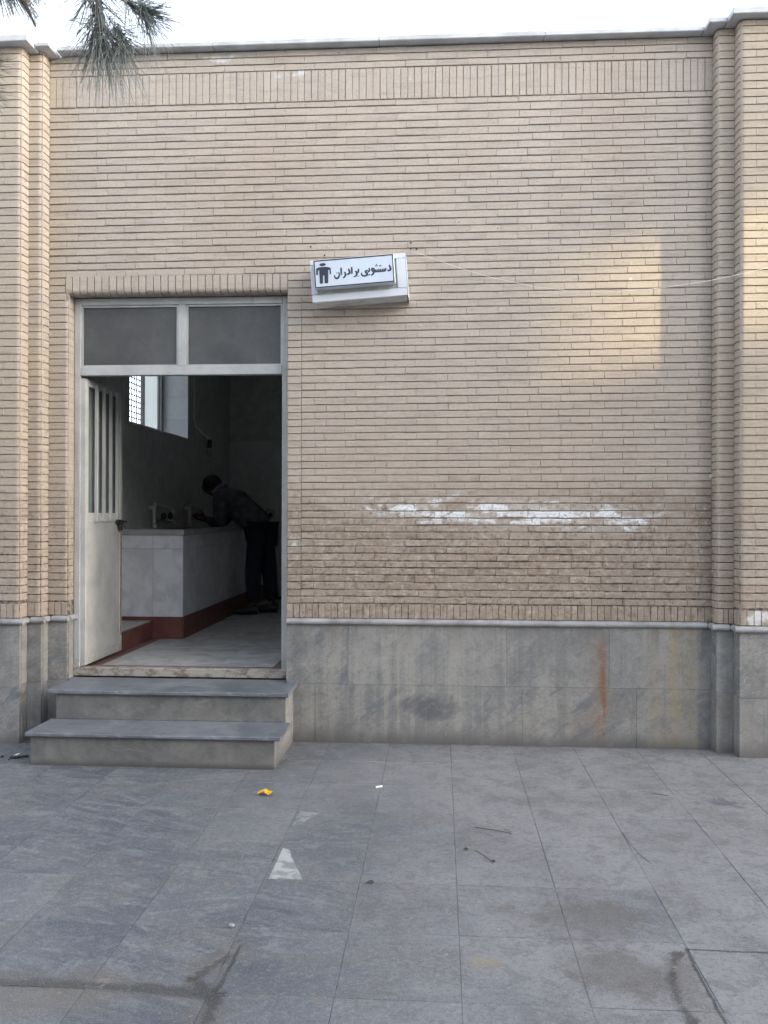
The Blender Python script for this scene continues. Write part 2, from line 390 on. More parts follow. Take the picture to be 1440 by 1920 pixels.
    c = m.mix(c, (0.140, 0.132, 0.122), (m.x.ss(0.755, 0.80) * m.x.ss(0.875, 0.865) * m.y.ss(-2.74, -2.82) * mo.ss(0.3, 0.6)) * 0.6)
    c = m.mix(c, (0.042, 0.038, 0.034), (d5 + rg).ss(0.026, 0.006) * 0.8)
    c = m.mix(c, (0.040, 0.037, 0.034), d6.ss(0.009, 0.003) * 0.85)
    # fine cracks
    d7 = line((0.229, -1.486), (0.29, -1.56), (0.351, -1.627)).mn(line((0.888, -1.60), (0.895, -1.80), (0.93, -1.98))).mn(line((1.43, -1.07), (1.52, -1.14), (1.61, -1.18)))
    c = m.mix(c, (0.05, 0.047, 0.044), d7.ss(0.006, 0.001) * mo.ss(0.35, 0.5) * 0.8)
    c = m.mix(c, (0.075, 0.082, 0.10), (m.x.gauss(1.50, 0.10) * m.y.gauss(-1.10, 0.07) * 1.2 + (mo - 0.5) * 4.0).ss(0.5, 0.9) * 0.6)
    # yellowish blotch
    yb = m.x.gauss(0.15, 0.055) * m.y.gauss(-2.885, 0.035)
    c = m.mix(c, (0.27, 0.225, 0.155), (yb + (mo - 0.5) * 3.5 + (g - 0.5) * 2.0).ss(0.40, 0.60) * 0.65)
    # ragged darker strip along the foot of the wall
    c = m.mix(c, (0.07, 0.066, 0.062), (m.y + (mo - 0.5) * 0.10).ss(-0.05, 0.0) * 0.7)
    c = m.mix(c, (0.29, 0.29, 0.29), f.ss(0.53, 0.62) * 0.38)
    c = m.mix(c, (0.05, 0.05, 0.052), f.ss(0.46, 0.38) * 0.28)
    m.col(c); m.rough((mo.ss(0.3, 0.7) * 0.22 + 0.42) + mk * -0.08)
    m.bump(n * 0.5 + v * 0.7 + mo * 0.8 + g * 0.7 + f * 0.3 - mk * 0.5, 0.7, 0.007); return m.m
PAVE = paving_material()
GROUT = simple('joint_dirt', (0.10, 0.095, 0.09), 0.9, 0.2, 0.4, 12)
def joint_material():
    m = Mat('paving_joint_dirt', 0.9, 0.2); n = m.noise(scale=1.8, detail=8, rough=0.7); k = m.noise(scale=30, detail=4)
    c = m.mix((0.16, 0.157, 0.16), (0.045, 0.042, 0.04), (n + (k - 0.5) * 0.3).ss(0.49, 0.66)); m.col(c); m.bump(k, 0.5, 0.004); return m.m
JOINT = joint_material()
WHITEMARBLE = (lambda m: (m.col(m.mix((0.22, 0.22, 0.225), (0.38, 0.38, 0.38), m.noise(scale=16, detail=8, rough=0.7, dist=0.8).ss(0.42, 0.56))), m.m)[1])(Mat('white_marble', 0.5))

def paint_material(name, base, rust=0.5, dirt=0.4):
    m = Mat(name, 0.45, 0.45); n = m.noise(scale=6, detail=7, rough=0.62); f = m.noise(scale=45, detail=5); s = m.noise(m.vec(m.x * 18, m.y * 18, m.z * 1.2), scale=1.0, detail=5)
    c = m.mix(tuple(q * 0.80 for q in base), base, n.ss(0.3, 0.65))
    c = m.mix(c, (0.20, 0.165, 0.13), s.ss(0.60, 0.76) * dirt)
    c = m.mix(c, (0.17, 0.075, 0.035), (f * 0.5 + n * 0.5).ss(0.63, 0.71) * rust)
    low = m.z.ss(0.62, 0.42) * f.ss(0.4, 0.6)
    c = m.mix(c, (0.17, 0.15, 0.13), low * 0.55)
    scr = m.noise(m.vec(m.x * 60, m.y * 60, m.z * 5), scale=1.0, detail=4)
    c = m.mix(c, (0.16, 0.15, 0.14), scr.ss(0.70, 0.76) * 0.55); c = m.mix(c, (0.15, 0.13, 0.11), m.vor(scale=8).ss(0.05, 0.02) * 0.7)
    m.col(c); m.bump(f * 0.4 + n * 2.0, 0.22, 0.006); return m.m
FRAME = paint_material('grey_white_frame_paint', (0.42, 0.424, 0.42), 0.25, 0.35)
DOORP = paint_material('cream_door_paint', (0.45, 0.445, 0.425), 0.6, 0.25)
RUSTY = simple('rusty_edge', (0.16, 0.085, 0.05), 0.8, 0.2, 0.5, 30)
def glass_mat(name, c, trans, rough):
    m = Mat(name, rough, 0.35); n = m.noise(scale=1.6, detail=8, rough=0.7); d = m.noise(m.vec(m.x * 14, m.y * 14, m.z * 3), scale=1.0, detail=6, rough=0.7); m.col(m.mix(m.mix(tuple(q * 0.72 for q in c), tuple(q * 1.25 for q in c), n.ss(0.3, 0.7)), tuple(q * 1.7 for q in c), d.ss(0.60, 0.78) * 0.5))
    m.b.inputs['Transmission Weight'].default_value = trans; return m.m
DUSTYGLASS = glass_mat('dusty_frosted_glass', (0.100, 0.102, 0.104), 0.12, 0.30)
DOORGLASS = glass_mat('greenish_glass', (0.20, 0.235, 0.22), 0.25, 0.25)
def frosted():
    m = Mat('white_frosted_glass', 0.5); t = m.nt.nodes.new('ShaderNodeBsdfTranslucent'); t.inputs[0].default_value = (0.97, 0.98, 0.95, 1)
    mx = m.nt.nodes.new('ShaderNodeMixShader'); mx.inputs[0].default_value = 0.9
    m.col((0.6, 0.6, 0.58)); out = m.nt.nodes['Material Output']
    m.nt.links.new(m.b.outputs[0], mx.inputs[1]); m.nt.links.new(t.outputs[0], mx.inputs[2]); m.nt.links.new(mx.outputs[0], out.inputs[0]); return m.m
FROST = frosted()
BLACKM = simple('black_metal', (0.02, 0.02, 0.022), 0.5, 0.5)
DARKSTEEL = simple('dark_steel', (0.06, 0.06, 0.06), 0.5, 0.5)
SIGNW = simple('white_sign_plastic', (0.57, 0.60, 0.645), 0.35, 0.5, 0.04, 6)
SIGNPANEL = simple('pale_blue_acrylic', (0.52, 0.585, 0.67), 0.3, 0.5, 0.03, 5)
SIGNBOT = simple('dusty_sign_metal', (0.58, 0.58, 0.565), 0.6, 0.4, 0.2, 9)
INK = simple('dark_navy_print', (0.030, 0.036, 0.060), 0.4, 0.4, 0.05)
def tile_mat(name, lo, hi, rough=0.3):
    m = Mat(name, rough, 0.5); n = m.noise(m.vec(m.x + m.orand * 9, m.y, m.z + m.orand * 4), scale=6, detail=7, dist=0.8)
    m.col(m.mix(lo, hi, n.ss(0.35, 0.65))); return m.m
CTILE = tile_mat('marbled_white_tile', (0.55, 0.555, 0.575), (0.70, 0.705, 0.72))
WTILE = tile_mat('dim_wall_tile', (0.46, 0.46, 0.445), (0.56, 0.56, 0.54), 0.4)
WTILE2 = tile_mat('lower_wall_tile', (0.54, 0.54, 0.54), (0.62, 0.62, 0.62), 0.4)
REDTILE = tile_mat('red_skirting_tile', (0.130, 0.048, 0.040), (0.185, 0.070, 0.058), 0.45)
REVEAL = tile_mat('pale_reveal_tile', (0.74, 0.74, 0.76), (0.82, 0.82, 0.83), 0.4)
FLOORT = tile_mat('worn_floor_tile', (0.35, 0.345, 0.335), (0.50, 0.49, 0.475), 0.6)
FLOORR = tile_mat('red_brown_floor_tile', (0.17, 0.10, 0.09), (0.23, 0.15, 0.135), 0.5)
SLABT = simple('counter_stone', (0.34, 0.34, 0.33), 0.35, 0.5)
PLASTER = simple('ceiling_plaster', (0.72, 0.72, 0.70), 0.9, 0.2)
CONC = simple('roof_concrete', (0.32, 0.31, 0.30), 0.9, 0.2, 0.15, 3)
PVC = simple('white_pipe', (0.62, 0.62, 0.60), 0.4, 0.5)
CHROME = simple('dull_chrome', (0.25, 0.25, 0.26), 0.35, 0.5)
CABLE = simple('pale_cable', (0.62, 0.60, 0.55), 0.6, 0.3)

# ------------------------------------------------------------------ ground
MB().box(-150, 150, -150, 150, -0.30, -0.034).build('ground', GROUT, kind='structure', label=None)
pav = MB(); pav.add([(-40, -40, -0.0022), (40, -40, -0.0022), (40, 0.02, -0.0022), (-40, 0.02, -0.0022)], [(0, 1, 2, 3)])
pavement = pav.build('pavement', JOINT, kind='structure')
XL = [-0.335 + 0.4055 * k for k in range(-8, 9)]
YL = [-0.002, -0.455, -0.925, -1.385, -1.825, -2.262, -2.705, -3.150, -3.595, -4.04, -4.485, -4.93, -5.375]
def slab_mesh(w, d, seed):
    rr = random.Random(seed); mb = MB(); c = 0.0016; j = lambda a=0.0006: rr.uniform(-a, a)
    zc = [j() for _ in range(4)]
    cs = [(-w / 2, -d / 2), (w / 2, -d / 2), (w / 2, d / 2), (-w / 2, d / 2)]
    top = [(x - math.copysign(c, x) + j(0.0008), y - math.copysign(c, y) + j(0.0008), zc[i]) for i, (x, y) in enumerate(cs)]
    ring = [(x + j(0.0010), y + j(0.0010), zc[i] - 0.0016) for i, (x, y) in enumerate(cs)]
    bot = [(p[0], p[1], -0.03) for p in ring]
    mb.add(top + ring + bot, [(0, 1, 2, 3)] + [(i, 4 + i, 4 + (i + 1) % 4, (i + 1) % 4) for i in range(4)] + [(4 + i, 8 + i, 8 + (i + 1) % 4, 4 + (i + 1) % 4) for i in range(4)])
    return mb
step_foot = (-2.50, -1.0, -0.67)
rows = []
slabs_done = {}
for r in range(len(YL) - 1):
    y1, y0 = YL[r], YL[r + 1]
    base = [slab_mesh(0.4055 - 0.0022, (y1 - y0) - 0.0022, 100 * r + k).mesh('paving_slab', PAVE) for k in range(5)]
    for k in range(len(XL) - 1):
        me = base[(k * 7 + r * 3) % 5]
        o = link('paving_slab', me, pavement, loc=((XL[k] + XL[k + 1]) / 2, (y0 + y1) / 2, random.uniform(-0.0006, 0.0006)))
field = MB()
rr = random.Random(5)
def slab_at(mb, x0, x1, y0, y1):
    z = rr.uniform(-0.001, 0.001); mb.add([(x0 + .0025, y0 + .0025, z), (x1 - .0025, y0 + .0025, z), (x1 - .0025, y1 - .0025, z), (x0 + .0025, y1 - .0025, z),
        (x0 + .0025, y0 + .0025, z - .03), (x1 - .0025, y0 + .0025, z - .03), (x1 - .0025, y1 - .0025, z - .03), (x0 + .0025, y1 - .0025, z - .03)],
        [(0, 1, 2, 3), (0, 4, 5, 1), (1, 5, 6, 2), (2, 6, 7, 3), (3, 7, 4, 0)])
YY = YL + [YL[-1] - 0.445 * k for k in range(1, 22)]
for r in range(len(YY) - 1):
    for k in range(-24, 24):
        x0 = -0.335 + 0.4055 * k
        if r < len(YL) - 1 and -8 <= k < 8: continue
        slab_at(field, x0, x0 + 0.4055, YY[r + 1], YY[r])
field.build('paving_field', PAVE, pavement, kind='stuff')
PALESHARD = (lambda m: (m.col(m.mix((0.15, 0.152, 0.158), (0.25, 0.25, 0.255), m.noise(scale=16, detail=7, dist=0.8).ss(0.42, 0.55))), m.m)[1])(Mat('faint_marble', 0.5))
def shard(pts, name='white_marble_shard', mat=None):
    mb = MB(); z = 0.0022; n = len(pts)
    mb.add([(x, y, z) for x, y in pts] + [(x, y, -0.02) for x, y in pts], [tuple(range(n))] + [(i, (i + 1) % n, n + (i + 1) % n, n + i) for i in range(n)])
    mb.build(name, mat or WHITEMARBLE, pavement, label='pale triangular piece of marble let into the paving')
shard([(-0.722, -2.258), (-0.577, -2.255), (-0.660, -2.03), (-0.690, -1.93), (-0.722, -1.915)])
shard([(-0.728, -1.395), (-0.605, -1.390), (-0.668, -1.52), (-0.690, -1.60), (-0.728, -1.640)], mat=PALESHARD)

# ------------------------------------------------------------------ building
B = thing('brick_building', 'pale brick building with coped parapet, grey stone plinth and an open doorway', 'building', (0, 0.2, 0))
zs = [4.3087, 4.2564, 4.2044, 4.1529, 4.1016, 4.0511, 4.001, 3.9494, 3.8978, 3.8487, 3.7982, 3.7467, 3.6969, 3.6464, 3.5948, 3.5447, 3.4956, 3.4465, 3.3967, 3.3491, 3.2982, 3.2506, 3.2015, 3.151, 3.1009, 3.0494, 3.0007, 2.9516, 2.9011, 2.8521, 2.8009, 2.749, 2.7, 2.6516, 2.6037, 2.5521, 2.5045, 2.453, 2.404, 2.3535, 2.3031, 2.2541, 2.2057, 2.1571, 2.1087, 2.059, 2.0107, 1.9617, 1.9137, 1.8647, 1.8171, 1.7674, 1.7194, 1.669, 1.6214, 1.571, 1.521, 1.4734, 1.4254, 1.3757, 1.3267, 1.2777, 1.2284, 1.1819, 1.1332, 1.0839, 1.0328, 0.9859, 0.937]
def interp(x, xs, ys):
    if x <= xs[0]: return ys[0]
    for i in range(len(xs) - 1):
        if x <= xs[i + 1]: return ys[i] + (ys[i + 1] - ys[i]) * (x - xs[i]) / (xs[i + 1] - xs[i])
    return ys[-1]
def drift(i, x):                                     # the courses were not laid dead level
    return -interp(i, [0, 8, 12, 22, 31, 36, 45, 55, 61, 68], [.002, .003, .008, .018, .024, .023, .018, .008, .002, 0]) * max(-0.5, min(4.4, 1.66 - x)) / 2.61
WL, WR = -2.711, 1.785; DL, DR = -2.573, -1.045; JR = -0.947
MO = 0.0085                                           # mortar sits this far back
# backing walls
wall = MB()
wall.box(DR + 0.001, 6.0, MO, 0.28, 0.0, 4.70)
wall.box(-3.86, DL - 0.001, MO, 0.28, 0.0, 4.70)
wall.box(DL - 0.001, DR + 0.001, MO, 0.28, 3.075, 4.70)
wall.box(DL - 0.001, DR + 0.001, MO, 0.28, 0.0, 0.372)
for a, b, y in ((WR + MO, 2.95 - MO, -0.1), (1.897 + MO, 2.84 - MO, -0.2), (-3.87 + MO, WL - MO, -0.1), (-3.76 + MO, -2.811 - MO, -0.2)):
    wall.box(a, b, y + MO, y + 0.13 if y < -0.15 else MO + 0.002, 0.0, 4.70)
wall.build('wall_core', MORTAR, B)

rb = random.Random(11)
def brick_into(mb, xa, xb, za, zb, y=0.0, D=0.05, c=0.0022, jit=0.0014):
    if za < 1.62 and y > -0.05 and za > 0.3: jit = 0.0030; c = c * rb.uniform(0.8, 2.0)
    j = lambda a=jit: rb.uniform(-a, a)
    yo = y + (rb.uniform(-.002, .004) if jit > 0.0025 else 0.0) + rb.uniform(-0.0018, 0.0018)
    cor = [(xa + j(.0006), za + j()), (xb + j(.0006), za + j()), (xb + j(.0006), zb + j()), (xa + j(.0006), zb + j())]
    e = c * 0.4; ins = [(e, c), (-e, c), (-e, -c), (e, -c)]
    v = [(p[0] + i[0], yo + j(.0006), p[1] + i[1]) for p, i in zip(cor, ins)] + [(p[0], yo + c, p[1]) for p in cor] + [(p[0], y + D, p[1]) for p in cor]
    mb.add(v, [(0, 1, 2, 3)] + [(i, 4 + i, 4 + (i + 1) % 4, (i + 1) % 4) for i in range(4)] + [(4 + i, 8 + i, 8 + (i + 1) % 4, 4 + (i + 1) % 4) for i in range(4)])
BJ = 0.0036                                          # half a bed joint
HJ = 0.0007                                          # half a head joint
LB = 0.2065
full = []; cut = []                                  # full stretchers (candidates for single bricks) / cut bricks
def course(i, x0, x1, zt, zb, off, dr=True, y=0.0, first_cut=True):
    x = x0 - off
    while x < x1 - 0.004:
        w = LB + rb.uniform(-0.004, 0.004)
        a, b = max(x, x0), min(x + w, x1)
        if x1 - b < 0.03: b = x1
        if b - a > 0.012:
            d = drift(i, (a + b) / 2) if dr else 0.0
            rec = (a + HJ, b - HJ, zb + BJ + d, zt - BJ + d, y)
            (full if (b - a > 0.195 and y == 0.0) else cut).append(rec)
        x = b if b == x1 else x + w
        if b == x1: break
rows_all = [(-3, 4.710, 4.663), (-2, 4.663, 4.613), (-1, 4.613, 4.567)] + [(0, 4.349, zs[0])] + [(k + 1, zs[k], zs[k + 1]) for k in range(68)]
for n, (i, zt, zb) in enumerate(rows_all):
    off = (0.075 if n % 2 else 0.0) + rb.uniform(-0.006, 0.006) + 0.004 * (n // 9)
    ii = max(0, i); zm = (zt + zb) / 2
    if zm > 3.20: course(ii, WL, WR, zt, zb, off)
    elif zm > 3.04:
        course(ii, WL, -2.597, zt, zb, 0); course(ii, -1.040, WR, zt, zb, LB - 0.1 if n % 2 else 0.0)
    else:
        course(ii, JR + 0.002, WR, zt, zb, (LB - 0.087 if n % 2 else LB - 0.165) + rb.uniform(-.006, .006))
    # the wall goes on past both pilasters
    for a, b in ((2.95, 5.6),): course(0, a, b, zt, zb, off, dr=False, y=0.0004)
def d2cam(r): return (Vector(((r[0] + r[1]) / 2, r[4], (r[2] + r[3]) / 2)) - CAM).length
full.sort(key=d2cam)
single, rest = full[:292], full[292:]
tmpl = []
for k in range(14):
    mb = MB(); brick_into(mb, -0.1, 0.1, -0.02, 0.02, 0.0); tmpl.append(mb.mesh('brick', BRICK))
worn = []
for k in range(14):
    mb = MB(); brick_into(mb, -0.1, 0.1, -0.02, 0.02, 0.0, c=rb.uniform(.002, .0045), jit=0.0030); worn.append(mb.mesh('brick', BRICK))
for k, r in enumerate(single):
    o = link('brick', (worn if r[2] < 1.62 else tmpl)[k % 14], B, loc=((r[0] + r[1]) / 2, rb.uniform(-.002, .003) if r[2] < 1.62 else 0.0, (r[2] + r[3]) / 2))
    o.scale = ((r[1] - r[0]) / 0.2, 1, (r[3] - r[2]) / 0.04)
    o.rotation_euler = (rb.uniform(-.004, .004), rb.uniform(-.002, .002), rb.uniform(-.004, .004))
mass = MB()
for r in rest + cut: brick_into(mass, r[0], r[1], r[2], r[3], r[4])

# bullnose corner bricks
def arc(cx, cy, r, a0, a1, n=6): return [(cx + r * math.cos(R_(a0 + (a1 - a0) * k / n)), cy + r * math.sin(R_(a0 + (a1 - a0) * k / n))) for k in range(n + 1)]
def nose(mb, xf, xc, yf, yb, r, za, zb):
    """brick turning the corner at x=xc: front face y=yf running from xf to the corner, flank running back to yb"""
    j = rb.uniform(-.0012, .0012); yf += j
    if xc > xf: prof = [(xf, yb), (xf, yf)] + arc(xc - r, yf + r, r, 270, 360) + [(xc, yb)]
    else: prof = [(xf, yb), (xf, yf)] + arc(xc + r, yf + r, r, 270, 180) + [(xc, yb)]
    mb.prism(prof, za, zb)
n0 = len(mass.v)
jamb = MB()
for i in range(25, 68):
    zt, zb = zs[i], zs[i + 1]; d = drift(i, -2.6)
    nose(jamb, WL + 0.001, DL, 0.0, 0.098, 0.022, zb + BJ + d, zt - BJ + d)
    d = drift(i, -1.0); nose(jamb, JR, DR, 0.0, 0.098, 0.012, zb + BJ + d, zt - BJ + d)
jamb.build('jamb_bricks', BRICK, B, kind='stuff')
pil = MB()
def pil_rows(z_from, pitch, zlo=0.937, zhi=4.702):
    z = z_from
    while z - pitch > zlo + 0.01: z -= pitch
    out = [(z, zlo)] if z - zlo > 0.02 else []
    while z < zhi - 0.012:
        out.append((min(z + pitch, zhi), z)); z += pitch
    return out
for n, (zt, zb) in enumerate(pil_rows(4.104, 0.0503)):
    nose(pil, 1.897, WR, -0.1, 0.0, 0.032, zb + BJ, zt - BJ)
    nose(pil, 2.838, 2.95, -0.1, 0.0, 0.032, zb + BJ, zt - BJ)
for n, (zt, zb) in enumerate(pil_rows(4.0594, 0.0502)):
    e = 2.10 if n % 2 else 2.00
    nose(pil, e - HJ, 1.898, -0.2, -0.1, 0.034, zb + BJ, zt - BJ)
    x = e
    while x < 2.73:
        b = min(x + LB, 2.735); brick_into(pil, x + HJ, b - HJ, zb + BJ, zt - BJ, -0.2); x += LB
    nose(pil, 2.735 + HJ, 2.84, -0.2, -0.1, 0.034, zb + BJ, zt - BJ)
for n, (zt, zb) in enumerate(pil_rows(4.0621, 0.0512)):
    nose(pil, -2.812, WL, -0.1, 0.0, 0.036, zb + BJ, zt - BJ)
    nose(pil, -3.758, -3.87, -0.1, 0.0, 0.036, zb + BJ, zt - BJ)
for n, (zt, zb) in enumerate(pil_rows(1.783, 0.0518)):
    e = -3.02 if n % 2 else -2.93
    nose(pil, e + HJ, -2.811, -0.2, -0.1, 0.036, zb + BJ, zt - BJ)
    x = e
    while x > -3.65:
        a = max(x - LB, -3.655); brick_into(pil, a + HJ, x - HJ, zb + BJ, zt - BJ, -0.2); x -= LB
    nose(pil, -3.655 - HJ, -3.76, -0.2, -0.1, 0.036, zb + BJ, zt - BJ)
for xf, xc, yf, r in ((1.832, WR, -0.1, .032), (1.945, 1.898, -0.2, .034), (-2.758, WL, -0.1, .036), (-2.858, -2.811, -0.2, .036)): nose(pil, xf, xc, yf, yf + 0.1, r, 0.843, 0.934)
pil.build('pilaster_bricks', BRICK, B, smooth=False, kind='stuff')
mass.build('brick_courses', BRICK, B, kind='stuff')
# soldier courses: each brick its own piece
sold = []
for k in range(6):
    mb = MB(); brick_into(mb, -0.5, 0.5, -0.5, 0.5, 0.0, c=0.0001, jit=0.004)
    mb = MB(); brick_into(mb, -0.0225, 0.0225, -0.105, 0.105, 0.0, jit=0.0016); sold.append(mb.mesh('soldier_brick', BRICK))
def soldiers(x0, x1, z0, z1, y, pitch, gap=0.005):
    n = max(1, round((x1 - x0) / pitch)); p = (x1 - x0) / n
    for k in range(n):
        o = link('soldier_brick', rb.choice(sold), B, loc=(x0 + p * (k + 0.5) + rb.uniform(-.0015, .0015), y, (z0 + z1) / 2 + rb.uniform(-.001, .001)))
        o.scale = ((p - gap * rb.uniform(0.6, 1.2)) / 0.045, 1, (z1 - z0) / 0.21); o.rotation_euler = (0, rb.uniform(-.006, .006), rb.uniform(-.006, .006))
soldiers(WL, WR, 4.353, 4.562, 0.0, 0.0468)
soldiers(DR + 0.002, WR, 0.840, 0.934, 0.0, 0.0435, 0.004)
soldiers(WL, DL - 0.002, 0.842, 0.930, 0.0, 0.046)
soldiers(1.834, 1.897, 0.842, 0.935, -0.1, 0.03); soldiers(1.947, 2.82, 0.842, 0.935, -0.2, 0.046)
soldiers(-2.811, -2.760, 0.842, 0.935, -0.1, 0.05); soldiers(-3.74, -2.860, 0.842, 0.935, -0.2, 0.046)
# lintel: half bricks on end with rounded lower arris
lp = [(0.0, 3.181)] + [(0.0, 3.092)] + [(0.034 - 0.034 * math.cos(R_(a)), 3.092 - 0.034 * math.sin(R_(a))) for a in (18, 36, 54, 72, 90)] + [(0.099, 3.058), (0.099, 3.181)]
n = 30; p = (-1.043 + 2.596) / n
lm = []
for k in range(5):
    mb = MB(); w = p / 2 - 0.0028
    mb.prism([(a + rb.uniform(-.001, .001), b - 3.12 + rb.uniform(-.001, .001)) for a, b in lp], -w + rb.uniform(0, .001), w - rb.uniform(0, .001), axis='x'); lm.append(mb.mesh('lintel_brick', BRICK))
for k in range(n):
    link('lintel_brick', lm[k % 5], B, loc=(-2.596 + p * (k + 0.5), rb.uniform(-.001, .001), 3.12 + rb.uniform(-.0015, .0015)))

# moulding between plinth and brick
mprof = [(0.004, 0.795), (-0.012, 0.795)] + [(-0.012 - 0.019 * math.sin(R_(a)), 0.815 - 0.019 * math.cos(R_(a))) for a in range(15, 180, 15)] + [(-0.012, 0.836), (0.004, 0.836)]
def mould_x(x0, x1, y):
    mb = MB(); mb.prism([(y + a, b) for a, b in mprof], x0, x1, axis='x'); mb.build('moulding_length', MOULD, B, smooth=True)
def mould_y(y0, y1, x, sgn):
    mb = MB(); mb.prism([(x - sgn * a, b) for a, b in mprof], y0, y1, axis='y'); mb.build('moulding_length', MOULD, B, smooth=True)
for a, b in ((-1.040, -0.332), (-0.330, 0.398), (0.400, 1.098), (1.100, WR - 0.032)): mould_x(a, b, 0.0)
mould_y(-0.105, -0.013, WR, -1); mould_x(WR - 0.030, 1.866, -0.1); mould_y(-0.205, -0.113, 1.897, -1); mould_x(1.867, 2.36, -0.2); mould_x(2.362, 2.86, -0.2)
mould_x(-2.678, -2.622, 0.0); mould_x(-2.620, DL + 0.012, 0.0); mould_y(-0.105, -0.013, WL, 1); mould_x(-2.778, -2.682, -0.1); mould_y(-0.205, -0.113, -2.811, 1)
mould_x(-2.92, -2.782, -0.2); mould_x(-3.35, -2.922, -0.2); mould_x(-3.79, -3.352, -0.2)
mould_y(0.003, 0.098, DL, 1)
# plinth slabs
def stone(x0, x1, z0, z1, y=0.0, d=0.024, c=0.0012):
    g = 0.0007; mb = MB(); mb.cbox(x0 + g, x1 - g, y - 0.003 + rb.uniform(-.001, .001), y + d, z0 + g, z1 - g, c); mb.build('plinth_stone', PLINTH, B)
PX = 0.392
for a, b in ((DR, -0.622), (-0.622, 0.444), (0.444, 1.12), (1.12, WR + 0.002)): stone(a, b, PX, 0.796)
for a, b in ((DR, -0.846), (-0.846, 0.548), (0.548, 1.30), (1.30, WR + 0.002)): stone(a, b, -0.02, PX)
for z0, z1 in ((PX, 0.796), (-0.02, PX)):
    stone(WL, DL - 0.001, z0, z1)
    for s_, (a, b) in ((1, (WR + 0.002, 1.897)), (1, (2.84, 2.95)), (-1, (-2.811, WL)), (-1, (-3.87, -3.76))): stone(a, b, z0, z1, -0.1)
    stone(1.900, 2.42, z0 - (0.014 if z0 > 0 else 0), z1 - (0.014 if z1 < 0.5 else 0), -0.2); stone(2.42, 2.84, z0, z1, -0.2)
    stone(-3.30, -2.813, z0 - (0.02 if z0 > 0 else 0), z1 - (0.02 if z1 < 0.5 else 0), -0.2); stone(-3.76, -3.30, z0, z1, -0.2)
    for a, b in ((2.95, 4.2), (4.2, 5.6)): stone(a, b, z0, z1)
    def flank(x0, x1, y0, y1):
        mb = MB(); mb.cbox(x0, x1, y0, y1, z0 + 0.001, z1 - 0.001, 0.002); mb.build('plinth_stone', PLINTH, B)
    flank(WR - 0.003, WR + 0.012, -0.078, -0.004); flank(1.895, 1.912, -0.178, -0.104); flank(WL - 0.012, WL + 0.003, -0.078, -0.004); flank(-2.826, -2.809, -0.178, -0.104)
mb = MB(); mb.cbox(DL - 0.010, DL + 0.003, 0.024, 0.098, 0.372, 0.796, 0.002); mb.build('plinth_stone', PLINTH, B)
# coping stones
def coping(x0, x1, yf, z0=4.712, z1=4.744, yb=0.34):
    mb = MB(); mb.cbox(x0 + 0.001, x1 - 0.001, yf, yb, z0, z1 + rb.uniform(-.002, .002), 0.004); mb.build('coping_stone', COPE, B)
for a, b in ((WL + 0.072, -1.55), (-1.55, -0.42), (-0.42, 0.68), (0.68, WR - 0.072)): coping(a, b, -0.07)
coping(WR - 0.070, 1.897 - 0.068, -0.17, 4.710, 4.744); coping(1.897 - 0.066, 2.90, -0.27, 4.706, 4.745)
coping(-2.811 + 0.070, WL + 0.070, -0.17, 4.694, 4.722); coping(-3.83, -2.811 + 0.068, -0.27, 4.680, 4.722)
coping(2.91, 4.3, -0.07); coping(4.3, 5.65, -0.07)
MB().box(-3.1, 1.3, 0.29, 6.2, 3.62, 4.55).build('roof_slab', CONC, B)
MB().box(-2.849, 0.999, 0.29, 5.839, 3.60, 3.618).build('ceiling', PLASTER, B)

# ---- room behind the door
FZ = 0.44
room = MB()
room.box(-3.22, -2.85, 0.285, 1.97, 0.0, 3.62); room.box(-3.22, -2.85, 3.85, 6.1, 0.0, 3.62)
room.box(-3.22, -2.85, 1.97, 3.85, 0.0, 2.37); room.box(-3.22, -2.85, 1.97, 3.85, 3.50, 3.62)
room.box(-2.85, 1.0, 5.84, 6.1, 0.0, 3.62); room.box(1.0, 1.25, 0.285, 6.1, 0.0, 3.62)
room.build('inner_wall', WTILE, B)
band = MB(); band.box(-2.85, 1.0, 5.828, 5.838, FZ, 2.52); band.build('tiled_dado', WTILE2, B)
MB().box(-2.85, 1.0, 0.162, 5.84, 0.30, FZ - 0.012).build('floor_bed', GROUT, B)
fm = {}
def floor_tile(x0, x1, y0, y1, mat):
    key = (round(x1 - x0, 3), round(y1 - y0, 3), mat.name)
    if key not in fm:
        mb = MB(); w, d = (x1 - x0) / 2 - 0.0007, (y1 - y0) / 2 - 0.0007; mb.cbox(-w, w, -d, d, -0.011, 0.0, 0.001); fm[key] = mb.mesh('floor_tile', mat)
    link('floor_tile', fm[key], B, loc=((x0 + x1) / 2, (y0 + y1) / 2, FZ))
for k in range(6): floor_tile(-2.46 + 0.42 * k, -2.04 + 0.42 * k, 0.165, 0.345, FLOORR)
for k in range(4): floor_tile(-2.84, -2.46, 0.165 + 0.38 * k, 0.545 + 0.38 * k, FLOORR)
for k in range(4): floor_tile(-1.20, -0.85, 0.345 + 0.45 * k, 0.795 + 0.45 * k, FLOORR)
for i in range(3):
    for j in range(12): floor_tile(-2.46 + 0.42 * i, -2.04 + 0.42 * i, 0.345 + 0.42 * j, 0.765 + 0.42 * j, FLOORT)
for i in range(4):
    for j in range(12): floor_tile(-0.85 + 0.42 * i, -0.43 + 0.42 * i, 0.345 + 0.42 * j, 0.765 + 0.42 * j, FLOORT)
for j in range(7): floor_tile(-1.20, -0.85, 2.145 + 0.45 * j, 2.595 + 0.45 * j, FLOORT)

